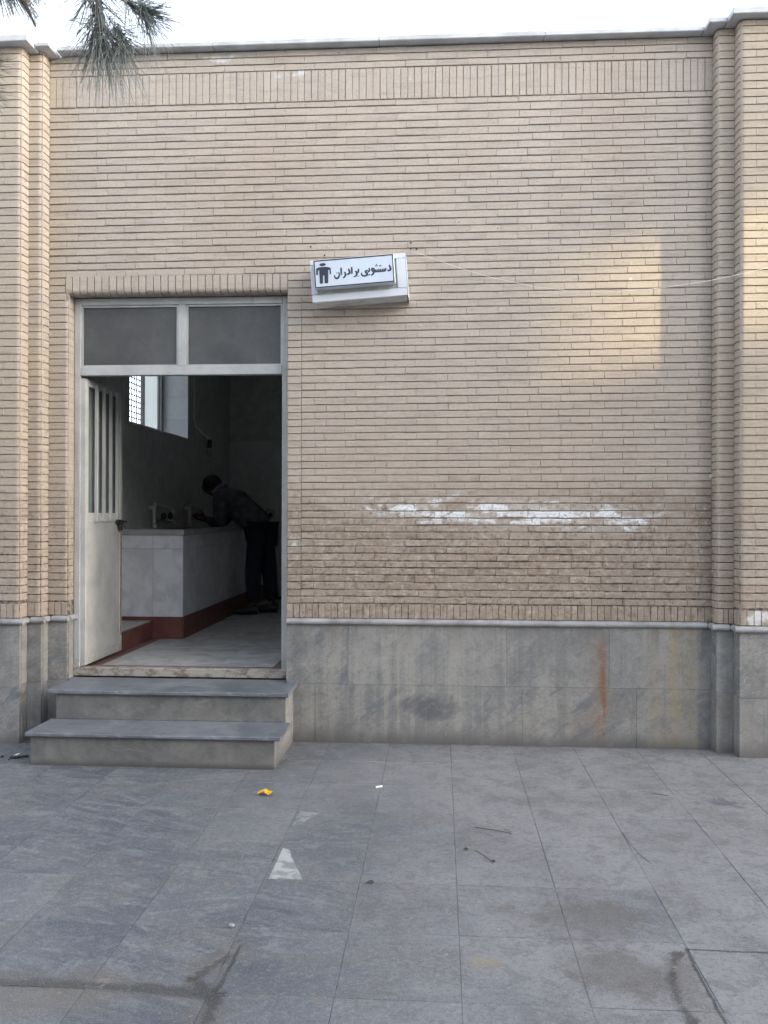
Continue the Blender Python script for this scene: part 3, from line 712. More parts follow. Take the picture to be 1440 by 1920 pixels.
# window in the side wall of the room
win = MB()
xw = -3.16
win.box(xw - .03, xw + .03, 1.972, 2.02, 2.40, 3.498); win.box(xw - .03, xw + .03, 3.78, 3.848, 2.40, 3.498)
win.box(xw - .03, xw + .03, 2.02, 3.78, 2.372, 2.40); win.box(xw - .03, xw + .03, 2.02, 3.78, 3.46, 3.498)
window = win.build('side_window', FRAME, B)
s = MB(); xs_ = xw + 0.05
s.box(xs_ - .018, xs_ + .018, 3.07, 3.11, 2.405, 3.45); s.box(xs_ - .018, xs_ + .018, 3.57, 3.61, 2.405, 3.45)
s.box(xs_ - .018, xs_ + .018, 3.11, 3.57, 2.405, 2.44); s.box(xs_ - .018, xs_ + .018, 3.11, 3.57, 3.415, 3.45)
s.build('sash', FRAME, window)
MB().box(xs_ - .003, xs_ + .003, 3.111, 3.569, 2.441, 3.414).build('frosted_pane', FROST, window)
g = MB()
for k in range(24): y = 2.03 + 0.0745 * k; g.tube([(xw - 0.06, y, 2.40), (xw - 0.06, y, 3.47)], 0.0065, 5)
for k in range(18): z = 2.43 + 0.060 * k; g.tube([(xw - 0.068, 2.0, z), (xw - 0.068, 3.80, z)], 0.0065, 5)
g.tube([(xw - 0.064, 2.0, 2.425), (xw - 0.064, 3.80, 2.425)], 0.011, 5)
g.build('window_grille', DARKSTEEL, window)
for z0, z1 in ((2.392, 2.60), (2.602, 2.86), (2.862, 3.13), (3.132, 3.498)):
    MB().cbox(-3.128, -2.842, 3.832, 3.849, z0, z1, 0.0015).build('reveal_tile', REVEAL, B)
for k in range(4): MB().cbox(-3.128, -2.842, 1.975 + 0.464 * k, 2.437 + 0.464 * k, 2.371, 2.391, 0.0015).build('reveal_tile', REVEAL, B)

# door frame, transom panes, sill
fr = MB(); Y0, Y1 = 0.100, 0.158
fr.cbox(DL + 0.002, -2.527, Y0, Y1, 0.415, 3.052); fr.cbox(-1.097, DR - 0.002, Y0, Y1, 0.415, 3.052)
fr.cbox(-2.526, -1.098, Y0, Y1, 3.004, 3.052); fr.cbox(-2.526, -1.098, Y0 - 0.001, Y1, 2.512, 2.572); fr.cbox(-1.832, -1.776, Y0 + 0.001, Y1, 2.573, 3.003)
frame = fr.build('door_frame', FRAME, B)
for a, b in ((-2.526, -1.833), (-1.775, -1.098)):
    MB().box(a, b, Y0 + 0.022, Y0 + 0.028, 2.573, 3.003).build('transom_pane', DUSTYGLASS, frame)
    f2 = MB(); e = 0.012
    f2.box(a, a + e, Y0 + 0.010, Y0 + 0.0215, 2.574, 3.002); f2.box(b - e, b, Y0 + 0.010, Y0 + 0.0215, 2.574, 3.002)
    f2.box(a + e, b - e, Y0 + 0.010, Y0 + 0.0215, 2.574, 2.574 + e); f2.box(a + e, b - e, Y0 + 0.010, Y0 + 0.0215, 3.002 - e, 3.002)
    f2.build('glazing_bead', FRAME, frame)
def sill_material():
    m = Mat('peeling_sill_paint', 0.7); n = m.noise(m.vec(m.x * 9, m.y * 9, m.z * 14), scale=1.4, detail=7, rough=0.7)
    c = m.mix((0.30, 0.285, 0.25), (0.15, 0.115, 0.09), n.ss(0.44, 0.62)); c = m.mix(c, (0.05, 0.045, 0.04), n.ss(0.68, 0.75)); m.col(c); m.bump(n, 0.4, 0.004); return m.m
MB().cbox(-2.572, -1.046, 0.092, 0.160, 0.405, 0.464, 0.004).build('door_sill', sill_material(), B)

# door leaf, standing open at right angles
lf = MB(); lx0, lx1 = -2.528, -2.490; zb_, zt_ = 0.475, 2.492
lf.cbox(lx0, lx1, 0.108, 0.158, zb_, zt_); lf.cbox(lx0, lx1, 0.775, 0.820, zb_, zt_)
lf.cbox(lx0, lx1, 0.159, 0.774, 2.445, zt_); lf.cbox(lx0, lx1, 0.159, 0.774, 1.478, 1.548); lf.cbox(lx0, lx1, 0.159, 0.774, zb_, 0.530)
leaf = lf.build('door', DOORP, B, label='cream metal door with vertical bars, open inwards')
MB().cbox(lx0 + 0.008, lx1 - 0.004, 0.158, 0.775, 0.530, 1.478, 0.002).build('door_panel', DOORP, leaf)
MB().box(lx0 + 0.012, lx0 + 0.017, 0.158, 0.775, 1.548, 2.445).build('door_glass', DOORGLASS, leaf)
bar = MB(); bar.cbox(-0.011, 0.011, -0.011, 0.011, 1.485, 2.47, 0.002); bm_ = bar.mesh('door_bar', DOORP)
for y in (0.275, 0.413, 0.548, 0.680): link('door_bar', bm_, leaf, loc=(lx1 + 0.0105, y, 0))
lt = MB(); lt.cbox(lx1, lx1 + 0.022, 0.690, 0.800, 1.462, 1.488, 0.003); lt.tube([(lx1 + 0.018, 0.66, 1.492), (lx1 + 0.018, 0.87, 1.478)], 0.007, 6)
lt.cbox(lx1 + 0.006, lx1 + 0.026, 0.725, 0.770, 1.412, 1.460, 0.004); lt.tube([(lx1 + 0.02, 0.80, 1.47), (lx1 + 0.03, 0.805, 1.42)], 0.005, 6)
lt.build('door_latch', BLACKM, leaf, smooth=True)
st = MB(); st.box(lx1 + 0.0005, lx1 + 0.0015, 0.783, 0.806, 0.60, 1.42); st.build('rust_streak', simple('rust_run', (0.26, 0.17, 0.115), 0.7, 0.3, 0.35, 25), leaf)
hg = MB()
for z in (0.72, 1.45, 2.25): hg.tube([(-2.527, 0.148, z - 0.05), (-2.527, 0.148, z + 0.05)], 0.009, 8)
hg.build('hinge', DOORP, leaf)

# ------------------------------------------------------------------ steps
S = thing('stone_steps', 'pair of grey marble doorsteps below the open door', 'steps', (-1.75, -0.3, 0))
Z1, Z2 = 0.205, 0.398
rw = random.Random(17)
def tread(x0, x1, yf, yb, z0, z1, extra=None):
    mb = MB(); N = 64; rows_ = []; c = 0.005
    chip = [0.0] * (N + 1)
    for q in range(7):
        k0 = rw.randrange(1, N); chip[k0] = rw.uniform(.003, .008); chip[min(N, k0 + 1)] = rw.uniform(.001, .005)
    vs = []; wear = 0
    for k in range(N + 1):
        x = x0 + (x1 - x0) * k / N; t = k / N; sag = -0.0035 * math.exp(-((t - 0.5) / 0.28) ** 2) + rw.uniform(-.0006, .0006); ch = chip[k]
        vs += [(x, yb, z0), (x, yb, z1), (x, yf + 0.09, z1 + sag * 0.6), (x, yf + c + ch, z1 + sag), (x, yf + ch * 0.5 + rw.uniform(0, .0007), z1 - c + sag - ch * 0.5), (x, yf + rw.uniform(0, .0007), z0 + 0.004), (x, yf + 0.004, z0)]
    fs = [(k * 7 + a, k * 7 + (a + 1) % 7, (k + 1) * 7 + (a + 1) % 7, (k + 1) * 7 + a) for k in range(N) for a in range(7)]
    fs += [tuple(range(7)), tuple(N * 7 + a for a in range(7))]
    mb.add(vs, fs)
    if extra: mb.box(*extra)
    return mb
tread(-2.530, -0.957, -0.712, -0.337, Z1 - 0.024, Z1).build('tread', STEP, S)
MB().cbox(-2.508, -0.995, -0.682, -0.660, -0.006, Z1 - 0.025, 0.002).build('riser', RISER, S)
tread(-2.550, -0.968, -0.367, -0.006, Z2 - 0.026, Z2, (DL + 0.004, DR - 0.004, -0.0055, 0.091, Z2 - 0.026, Z2 - 0.001)).build('tread', STEP, S)
MB().cbox(-2.500, -0.990, -0.337, -0.315, Z1, Z2 - 0.027, 0.002).build('riser', RISER, S)
MB().prism([(-0.659, -0.006), (-0.006, -0.006), (-0.006, Z2 - 0.027), (-0.314, Z2 - 0.027), (-0.314, Z1 - 0.026), (-0.659, Z1 - 0.026)], -1.014, -0.996, axis='x').build('side_panel', PLINTH, S)
MB().prism([(-0.658, -0.006), (-0.007, -0.006), (-0.007, Z2 - 0.028), (-0.316, Z2 - 0.028), (-0.316, Z1 - 0.027), (-0.658, Z1 - 0.027)], -2.495, -1.016, axis='x').build('core', GROUT, S)

# ------------------------------------------------------------------ sign
SG = thing('sign_box', 'white box sign with a man symbol and Persian lettering beside the doorway', 'sign', (-0.54, -0.1, 3.07))
roll = R_(3.95); SO = Vector((-0.5405, 0, 3.0935))
def sp(a, b, y): return (SO.x + a * math.cos(roll) - b * math.sin(roll), y, SO.z + a * math.sin(roll) + b * math.cos(roll))
SM = Matrix(((math.cos(roll), 0, -math.sin(roll), SO.x), (0, 1, 0, 0), (math.sin(roll), 0, math.cos(roll), SO.z), (0, 0, 0, 1)))
class SB(MB):
    def build(s, *a, **k):
        s.v = [tuple(SM @ Vector(p)) for p in s.v]; return MB.build(s, *a, **k)
hw, hh = 0.3145, 0.139
SB().cbox(-hw + 0.010, hw - 0.006, -0.172, 0.004, -hh + 0.004, hh - 0.004, 0.003).build('casing', SIGNBOT, SG)
bz = SB(); 
bz.cbox(-hw, hw, -0.190, -0.168, hh - 0.034, hh, 0.004); bz.cbox(-hw, hw, -0.190, -0.168, -hh, -hh + 0.050, 0.004)
bz.cbox(-hw, -hw + 0.036, -0.190, -0.168, -hh + 0.0505, hh - 0.0345, 0.004); bz.cbox(hw - 0.062, hw, -0.190, -0.168, -hh + 0.0505, hh - 0.0345, 0.004)
bz.build('bezel', SIGNW, SG)
ln = SB(); ln.box(hw - 0.043, hw - 0.040, -0.1915, -0.1895, -hh + 0.045, hh - 0.02); ln.box(hw + 0.001, hw + 0.005, -0.19, 0.0, -hh - 0.012, hh); ln.build('side_trim', SIGNW, SG)
pw0, pw1, ph0, ph1 = -0.286, 0.242, -0.066, 0.122
SB().cbox(pw0, pw1, -0.252, -0.1905, ph0, ph1, 0.004).build('panel', SIGNW, SG)
fp = SB(); fp.box(pw0 + 0.004, pw1 - 0.004, -0.2540, -0.2521, ph0 + 0.004, ph1 - 0.004); face = fp.build('face', SIGNPANEL, SG)
bd = SB(); t_ = 0.0075; yb_ = (-0.2556, -0.2541)
bd.box(pw0 + 0.004, pw1 - 0.004, *yb_, ph1 - 0.004 - t_, ph1 - 0.004); bd.box(pw0 + 0.004, pw1 - 0.004, *yb_, ph0 + 0.004, ph0 + 0.004 + t_)
bd.box(pw0 + 0.004, pw0 + 0.004 + t_, *yb_, ph0 + 0.004 + t_, ph1 - 0.004 - t_); bd.box(pw1 - 0.004 - t_, pw1 - 0.004, *yb_, ph0 + 0.004 + t_, ph1 - 0.004 - t_)
bd.build('border', INK, face)
TL = (592.0, 493.0); EX = (150.0, -11.0); EY = (2.0, 54.0); det = EX[0] * EY[1] - EX[1] * EY[0]
def loc(px, py):
    dx, dy = px - TL[0], py - TL[1]; a = (dx * EY[1] - dy * EY[0]) / det; b = (EX[0] * dy - EX[1] * dx) / det
    return pw0 + 0.004 + a * (pw1 - pw0 - 0.008), ph1 - 0.004 - b * (ph1 - ph0 - 0.008)
def L7(a, b): return loc(520 + a / 7.2, 440 + b / 7.2)
def L11(a, b): return loc(640 + a / 11.08, 480 + b / 11.08)
man = SB()
P = [L7(*q) for q in ((552, 585), (554, 500), (566, 486), (600, 474), (650, 470), (700, 471), (735, 478), (751, 490), (755, 572), (737, 574), (734, 515), (717, 513), (714, 690), (706, 702), (672, 704), (664, 694), (662, 592), (645, 592), (642, 696), (634, 705), (606, 707), (599, 697), (594, 516), (578, 518), (575, 585))]
n = len(P)
man.add([(a, -0.2556, b) for a, b in P] + [(a, -0.2541, b) for a, b in P], [tuple(range(n))] + [(i, (i + 1) % n, n + (i + 1) % n, n + i) for i in range(n)])
cx, cz = L7(643, 438); hp = [(cx + 0.0215 * math.cos(k * math.pi / 10), cz + 0.0095 * math.sin(k * math.pi / 10)) for k in range(20)]
man.add([(a, -0.2556, b) for a, b in hp] + [(a, -0.2541, b) for a, b in hp], [tuple(range(20))] + [(i, (i + 1) % 20, 20 + (i + 1) % 20, 20 + i) for i in range(20)])
man.build('man_symbol', INK, face)
txt = SB()
def smooth_path(pts, k=4):
    out = []
    for i in range(len(pts) - 1):
        p0, p1, p2, p3 = pts[max(i - 1, 0)], pts[i], pts[i + 1], pts[min(i + 2, len(pts) - 1)]
        for q in range(k):
            t = q / k
            out.append(tuple(0.5 * ((2 * p1[d]) + (-p0[d] + p2[d]) * t + (2 * p0[d] - 5 * p1[d] + 4 * p2[d] - p3[d]) * t * t + (-p0[d] + 3 * p1[d] - 3 * p2[d] + p3[d]) * t ** 3) for d in range(2)))
    return out + [pts[-1]]
def stroke(f, pts, r0, r1=None, rm=None):
    q = smooth_path([f(*p) for p in pts]); m = len(q)
    r1 = r0 if r1 is None else r1; rm = max(r0, r1) if rm is None else rm
    r0, r1, rm = r0 * 1.2, r1 * 1.2, rm * 1.25
    rad = [(r0 + (rm - r0) * (i / (m - 1)) * 2) if i < m / 2 else (rm + (r1 - rm) * ((i / (m - 1)) * 2 - 1)) for i in range(m)]
    b = len(txt.v); txt.tube([(a, 0, z) for a, z in q], rad, 8)
    for i in range(b, len(txt.v)):
        v = txt.v[i]; txt.v[i] = (v[0], -0.2541 + v[1] * 0.12, v[2])
def dot(f, dx_, dy_, r=0.0042):
    a, z = f(dx_, dy_); txt.ball((a, -0.2541, z), (r, 0.0009, r), 8, 6)
# dasht-shu-yi
stroke(L11, [(1042, 258), (1062, 300), (1070, 345), (1050, 374), (1005, 378)], 0.004, 0.0045, 0.0062)
stroke(L11, [(975, 318), (972, 362), (950, 384), (905, 386), (860, 388), (815, 394), (760, 398), (712, 402)], 0.0035, 0.004, 0.0052)
for tx, ty in ((940, 330), (905, 334), (862, 338), (828, 342), (792, 346), (756, 350)): stroke(L11, [(tx, ty), (tx - 2, ty + 48)], 0.0032, 0.0036)
dot(L11, 846, 272); dot(L11, 872, 270); dot(L11, 780, 246); dot(L11, 766, 276); dot(L11, 796, 273)
stroke(L11, [(712, 402), (735, 375), (722, 335), (690, 332), (680, 362), (700, 385), (722, 372)], 0.0042, 0.0042, 0.0048)
stroke(L11, [(724, 380), (715, 430), (690, 462), (655, 474)], 0.0052, 0.0030, 0.0050)
stroke(L11, [(626, 316), (632, 360), (622, 392), (596, 398)], 0.0036, 0.0045, 0.0050)
dot(L11, 608, 466); dot(L11, 634, 462)
stroke(L11, [(600, 380), (572, 374), (548, 392), (560, 416), (586, 436), (574, 468), (530, 488), (488, 480), (466, 450), (470, 418)], 0.0042, 0.0034, 0.0056)
# baradaran
stroke(L11, [(400, 330), (405, 372), (394, 404), (365, 412)], 0.0036, 0.0046, 0.0052); dot(L11, 392, 490)
stroke(L11, [(340, 376), (362, 410), (366, 446), (345, 486), (298, 506)], 0.0040, 0.0028, 0.0056)
stroke(L11, [(264, 290), (266, 366), (266, 444)], 0.0044, 0.0036, 0.0050)
stroke(L11, [(192, 328), (212, 368), (220, 410), (200, 440), (160, 445)], 0.0038, 0.0042, 0.0060)
stroke(L11, [(112, 395), (130, 430), (128, 470), (108, 505), (74, 526)], 0.0040, 0.0028, 0.0054)
stroke(L11, [(42, 300), (44, 380), (46, 460)], 0.0044, 0.0036, 0.0050)
stroke(L7, [(858, 548), (868, 585), (852, 622), (828, 634), (805, 618), (803, 588)], 0.0034, 0.0032, 0.0054); dot(L7, 834, 558)
txt.build('lettering', INK, face, smooth=True)

# ------------------------------------------------------------------ overhead cable
pts = [(-0.20, 0.0, 3.318), (-0.176, -0.02, 3.309), (0.117, -0.05, 3.189), (0.327, -0.08, 3.114), (0.604, -0.11, 3.042), (0.843, -0.14, 3.0), (1.145, -0.17, 2.985), (1.408, -0.20, 2.998), (1.70, -0.225, 3.033), (1.856, -0.25, 3.06), (2.042, -0.27, 3.096), (2.4, -0.22, 3.17)]
MB().tube(pts, 0.0019, 6).build('cable', CABLE, smooth=True, label='thin pale cable sagging from the sign across the brick wall', cat='cable')
hole = MB()
for x, z in ((-0.205, 3.335), (-0.205, 3.375), (-0.165, 3.333), (-0.885, 3.36), (-0.79, 3.30), (-0.845, 3.23)): hole.tube([(x, 0.004, z), (x, -0.004, z)], 0.006, 8)
hole.build('screw_plug', BLACKM, B, kind='stuff')

# ------------------------------------------------------------------ washbasin counter inside
W = thing('washbasin_counter', 'long tiled washbasin counter with a red base inside the doorway', 'washbasin', (-2.5, 3.6, FZ))
cx1, cy0, cy1 = -2.262, 1.69, 5.822
MB().box(-2.845, cx1 - 0.012, cy0 + 0.012, cy1, FZ, 1.30).build('core', GROUT, W)
for a, b in ((-2.845, -2.53), (-2.53, cx1)):
    MB().cbox(a + 0.001, b - 0.001, cy0, cy0 + 0.011, 0.634, 1.232, 0.0015).build('front_tile', CTILE, W)
    MB().cbox(a + 0.001, b - 0.001, cy0, cy0 + 0.011, 1.234, 1.352, 0.0015).build('front_tile', CTILE, W)
    MB().cbox(a + 0.001, b - 0.001, cy0 - 0.006, cy0 + 0.011, FZ, 0.632, 0.0015).build('skirting_tile', REDTILE, W)
for k in range(10):
    a = cy0 + 0.013 + 0.41 * k; b = a + 0.409
    MB().cbox(cx1 - 0.011, cx1, a, b, 0.634, 1.232, 0.0015).build('front_tile', CTILE, W)
    MB().cbox(cx1 - 0.011, cx1, a, b, 1.234, 1.352, 0.0015).build('front_tile', CTILE, W)
    MB().cbox(cx1 - 0.011, cx1 + 0.006, a, b, FZ, 0.632, 0.0015).build('skirting_tile', REDTILE, W)
tp = MB(); tp.cbox(-2.36, cx1 + 0.012, cy0 - 0.012, cy1, 1.354, 1.402); tp.cbox(-2.845, -2.76, cy0 - 0.012, cy1, 1.354, 1.402); tp.cbox(-2.759, -2.361, cy0 - 0.012, cy0 + 0.20, 1.354, 1.402)
tp.build('countertop', SLABT, W)
MB().box(-2.759, -2.361, cy0 + 0.201, cy1, 1.301, 1.31).build('trough', CHROME, W)
kb = MB(); kb.cbox(-2.845, -2.532, 0.95, cy0 - 0.008, FZ, 0.592, 0.003); kb.build('kerb_block', REDTILE, W)
MB().cbox(-2.845, -2.545, 0.96, cy0 - 0.010, 0.593, 0.602, 0.002).build('kerb_top', SLABT, W)

# wall taps
def tap(y0, lab, back=False):
    o = Vector((-2.85, y0, 0)) if not back else Vector((y0, 5.826, 0))
    def T(a, b, z): return (o.x + b, o.y + a, z) if not back else (o.x + a, o.y - b, z)
    t = thing('wall_tap', lab, 'tap', T(0.3, 0.03, 1.55), 'taps on the wall above the counter')
    w = 0.62 if not back else 0.16
    p = MB(); p.tube([T(0.0, 0.05, 1.44), T(0.0, 0.05, 1.62), T(0.015, 0.05, 1.632), T(w - 0.02, 0.05, 1.60), T(w, 0.05, 1.59), T(w, 0.05, 1.535)], 0.017, 8)
    p.tube([T(-0.10, 0.09, 1.415), T(0.0, 0.05, 1.445)], 0.020, 8); p.tube([T(0.0, 0.0, 1.60), T(0.0, 0.05, 1.60)], 0.02, 8); p.tube([T(w, 0.0, 1.59), T(w, 0.05, 1.59)], 0.02, 8)
    p.build('pipe', PVC, t, smooth=True)
    b = MB()
    if w > 0.3:
        b.tube([T(0.12, 0.05, 1.50), T(0.45, 0.05, 1.49)], 0.018, 8); b.tube([T(0.28, 0.05, 1.49), T(0.28, 0.16, 1.47), T(0.28, 0.18, 1.43)], [0.014, 0.012, 0.011], 8)
    else: b.tube([T(0.1, 0.05, 1.52), T(0.1, 0.14, 1.50), T(0.1, 0.15, 1.46)], 0.014, 8)
    b.build('mixer', CHROME, t, smooth=True)
    for a in ((0.19, 0.40) if w > 0.3 else (0.1,)):
        k = MB(); k.ball(T(a, 0.085, 1.52), (0.030, 0.030, 0.038), 10, 6); k.build('tap_handle', BLACKM, t, smooth=True)
tap(2.54, 'white pipe wall tap nearest the doorway above the counter'); tap(3.76, 'white pipe wall tap in front of the bending man')
tap(-2.37, 'small wall tap on the back wall behind the man', True)

# hanging lamp
LP = thing('hanging_lamp', 'bare bulb lamp on a wall cable below the side window', 'lamp', (-2.70, 4.05, 2.3))
MB().tube([(-2.835, 4.05, 3.5), (-2.835, 4.05, 2.62), (-2.82, 4.07, 2.55), (-2.76, 4.12, 2.48), (-2.71, 4.16, 2.44), (-2.685, 4.18, 2.40)], 0.012, 8).build('conduit', PVC, LP, smooth=True)
MB().tube([(-2.685, 4.18, 2.405), (-2.69, 4.18, 2.31)], [0.024, 0.028], 10).build('socket', BLACKM, LP, smooth=True)
bl = MB(); bl.ball((-2.695, 4.18, 2.255), (0.036, 0.036, 0.050), 12, 10); bl.build('bulb', glass_mat('unlit_bulb', (0.32, 0.31, 0.28), 0.3, 0.3), LP, smooth=True)

# ------------------------------------------------------------------ man
PM = thing('person', 'man in dark jacket and trousers bending over the washbasin to wash', 'person', (-1.97, 3.66, FZ))
SKIN = simple('skin', (0.10, 0.058, 0.042), 0.55, 0.4); JACK = simple('dark_jacket', (0.066, 0.070, 0.080), 0.85, 0.2, 0.35, 14, 0.6); COLLAR = simple('grey_hood', (0.15, 0.15, 0.155), 0.9, 0.2)
TROU = simple('black_trousers', (0.017, 0.020, 0.032), 0.85, 0.2); SHOE = simple('black_shoes', (0.010, 0.011, 0.016), 0.5, 0.4); HAIR = simple('black_hair', (0.008, 0.008, 0.010), 0.6, 0.3)
PRINT = simple('faded_orange_print', (0.17, 0.105, 0.06), 0.8, 0.2, 0.5, 40)
def skin_mesh(name, pts, edges, rad, mat, parent, sub=2, root=0):
    me = bpy.data.meshes.new(name); me.from_pydata(pts, edges, [])
    o = bpy.data.objects.new(name, me); COL.objects.link(o)
    md = o.modifiers.new('s', 'SKIN'); md.use_smooth_shade = True
    for i, r in enumerate(rad):
        r = r if isinstance(r, tuple) else (r, r)
        me.skin_vertices[0].data[i].radius = r; me.skin_vertices[0].data[i].use_root = (i == root)
    s_ = o.modifiers.new('u', 'SUBSURF'); s_.levels = sub; s_.render_levels = sub
    dg = bpy.context.evaluated_depsgraph_get(); dg.update()
    nm = bpy.data.meshes.new_from_object(o.evaluated_get(dg)); nm.name = name
    bpy.data.objects.remove(o); nm.materials.clear(); nm.materials.append(mat)
    nm.polygons.foreach_set('use_smooth', [True] * len(nm.polygons))
    return link(name, nm, parent)
J = dict(pel=(-1.95, 3.66, 1.385), hl=(-1.985, 3.565, 1.34), hr=(-1.955, 3.755, 1.34), kl=(-2.035, 3.555, 0.91), kr=(-1.90, 3.765, 0.91), al=(-2.03, 3.57, 0.535), ar=(-1.865, 3.775, 0.535),
         tl=(-2.21, 3.56, 0.475), tr_=(-2.04, 3.79, 0.475), sp1=(-2.10, 3.66, 1.525), sp2=(-2.25, 3.655, 1.655), ch=(-2.36, 3.65, 1.725), nk=(-2.43, 3.645, 1.775), hd=(-2.525, 3.64, 1.845),
         sl=(-2.375, 3.47, 1.690), sr=(-2.375, 3.83, 1.690), el=(-2.365, 3.415, 1.430), er=(-2.42, 3.87, 1.45), wl=(-2.555, 3.56, 1.475), wr=(-2.565, 3.72, 1.480))
names = list(J); ix = {k: i for i, k in enumerate(names)}
E_ = [('pel', 'hl'), ('pel', 'hr'), ('hl', 'kl'), ('hr', 'kr'), ('kl', 'al'), ('kr', 'ar'), ('al', 'tl'), ('ar', 'tr_'), ('pel', 'sp1'), ('sp1', 'sp2'), ('sp2', 'ch'), ('ch', 'nk'), ('nk', 'hd'), ('ch', 'sl'), ('ch', 'sr'), ('sl', 'el'), ('sr', 'er'), ('el', 'wl'), ('er', 'wr')]
RD = dict(pel=.13, hl=.092, hr=.092, kl=.058, kr=.058, al=.042, ar=.042, tl=.035, tr_=.035, sp1=.125, sp2=.135, ch=.125, nk=.058, hd=.088, sl=.062, sr=.062, el=.043, er=.043, wl=.030, wr=.030)
for k in ('sp1', 'sp2', 'ch', 'pel', 'sl', 'sr', 'hl', 'hr'): RD[k] *= 0.8
V = [J[k] for k in names]; ED = [(ix[a], ix[b]) for a, b in E_]; RR = [RD[k] for k in names]
def addv(p, r, to):
    V.append(p); RR.append(r); ED.append((to, len(V) - 1)); return len(V) - 1
hd = ix['hd']; addv((-2.61, 3.628, 1.79), 0.040, hd); addv((-2.628, 3.628, 1.842), 0.018, hd)       # chin/jaw and nose
addv((-2.52, 3.552, 1.835), 0.016, hd); addv((-2.52, 3.728, 1.835), 0.016, hd)                         # ears
for wn_, s_, dy in (('wl', 1, 0.0), ('wr', -1, 0.0)):
    w_ = Vector(J[wn_]); pm = addv(tuple(w_ + Vector((-0.07, s_ * 0.012, 0.015))), 0.026, ix[wn_])
    for k in range(4):
        a = w_ + Vector((-0.10, s_ * (0.030 - 0.020 * k), 0.022)); L = (0.062, 0.072, 0.070, 0.055)[k]
        i1 = addv(tuple(a), 0.0095, pm); i2 = addv(tuple(a + Vector((-L * 0.5, s_ * 0.006, 0.012))), 0.009, i1); addv(tuple(a + Vector((-L * 0.85, s_ * 0.010, 0.040))), 0.008, i2)
    i1 = addv(tuple(w_ + Vector((-0.045, s_ * 0.045, 0.028))), 0.011, ix[wn_]); addv(tuple(w_ + Vector((-0.085, s_ * 0.055, 0.050))), 0.009, i1)
skin_mesh('body', V, ED, RR, SKIN, PM, 1, ix['pel'])
def sub(keys, edges, rads, name, mat, extra=None):
    pts = [J[k] if isinstance(k, str) else k for k in keys]
    return skin_mesh(name, pts, edges, rads, mat, PM, 2, 0)
lerp = lambda a, b, t: tuple(a[i] + (b[i] - a[i]) * t for i in range(3))
jk = sub(['sp1', 'pel', 'sp2', 'ch', 'sl', 'sr', 'el', 'er', lerp(J['el'], J['wl'], .75), lerp(J['er'], J['wr'], .75), 'nk'],
    [(1, 0), (0, 2), (2, 3), (3, 4), (3, 5), (4, 6), (5, 7), (6, 8), (7, 9), (3, 10)], [.172, .150, .182, .165, .098, .098, .080, .076, .058, .056, .080], 'jacket', JACK)
sub(['pel', 'hl', 'hr', 'kl', 'kr', lerp(J['kl'], J['al'], .92), lerp(J['kr'], J['ar'], .92)], [(0, 1), (0, 2), (1, 3), (2, 4), (3, 5), (4, 6)], [.150, .118, .118, .094, .092, .078, .078], 'trousers', TROU)
hood = MB(); hood.tube([(-2.47, 3.50, 1.765), (-2.43, 3.53, 1.80), (-2.40, 3.60, 1.835), (-2.39, 3.67, 1.84), (-2.41, 3.74, 1.82), (-2.45, 3.78, 1.78)], [.02, .034, .042, .042, .034, .02], 10); hood.build('hood', COLLAR, PM, smooth=True)
pr = MB(); pr.ball((-2.285, 3.545, 1.785), (0.07, 0.035, 0.022), 10, 6); pr.build('back_print', PRINT, PM, smooth=True)
for k, t_n in (('al', 'tl'), ('ar', 'tr_')):
    a, t = Vector(J[k]), Vector(J[t_n]); mb = MB(); mb.tube([a + Vector((0.055, 0, -0.045)), a + Vector((0, 0, -0.03)), t + Vector((0.06, 0, 0.012)), t + Vector((-0.04, 0, 0.0))], [.044, .056, .046, .030], 10)
    for i, v in enumerate(mb.v): mb.v[i] = (v[0], v[1], max(v[2], FZ + 0.002))
    mb.build('shoe', SHOE, PM, smooth=True)
hr_ = MB(); hr_.ball((-2.510, 3.64, 1.868), (0.112, 0.102, 0.104), 16, 10); hr_.ball((-2.458, 3.64, 1.835), (0.068, 0.09, 0.085), 12, 8); hr_.build('hair', HAIR, PM, smooth=True)
ey = MB(); ey.ball((-2.602, 3.597, 1.845), 0.010, 8, 6); ey.ball((-2.602, 3.662, 1.845), 0.010, 8, 6); ey.build('eyes', BLACKM, PM, smooth=True)

# ------------------------------------------------------------------ litter
yw = MB(); rr = random.Random(3)
pts_ = []
for i in range(5):
    for j in range(4): pts_.append((-0.995 + 0.018 * i + rr.uniform(-.006, .006), -1.175 + 0.014 * j + rr.uniform(-.005, .005), 0.004 + rr.uniform(0.0, 0.026) * (1 if 0 < i < 4 else 0.5)))
yw.add(pts_, [(i * 4 + j, (i + 1) * 4 + j, (i + 1) * 4 + j + 1, i * 4 + j + 1) for i in range(4) for j in range(3)])
o = yw.build('wrapper', simple('yellow_wrapper', (0.62, 0.36, 0.02), 0.4, 0.5, 0.25, 60), label='crumpled yellow wrapper lying on the paving', cat='litter')
sol = o.modifiers.new('t', 'SOLIDIFY'); sol.thickness = 0.0015
MB().tube([(-0.358, -0.998, 0.008), (-0.325, -0.982, 0.008)], 0.0065, 8).build('cigarette_end', simple('white_paper', (0.75, 0.75, 0.73), 0.7), label='white cigarette end on the paving right of the yellow wrapper', cat='litter')
pb = MB(); pb.ball((-0.775, -2.70, 0.008), (0.011, 0.009, 0.009), 8, 6); pb.build('pebble', WHITEMARBLE, smooth=True, label='small white pebble on the paving behind the forked muddy crack', cat='pebble')
LEAF = simple('dry_leaf', (0.065, 0.058, 0.052), 0.8)
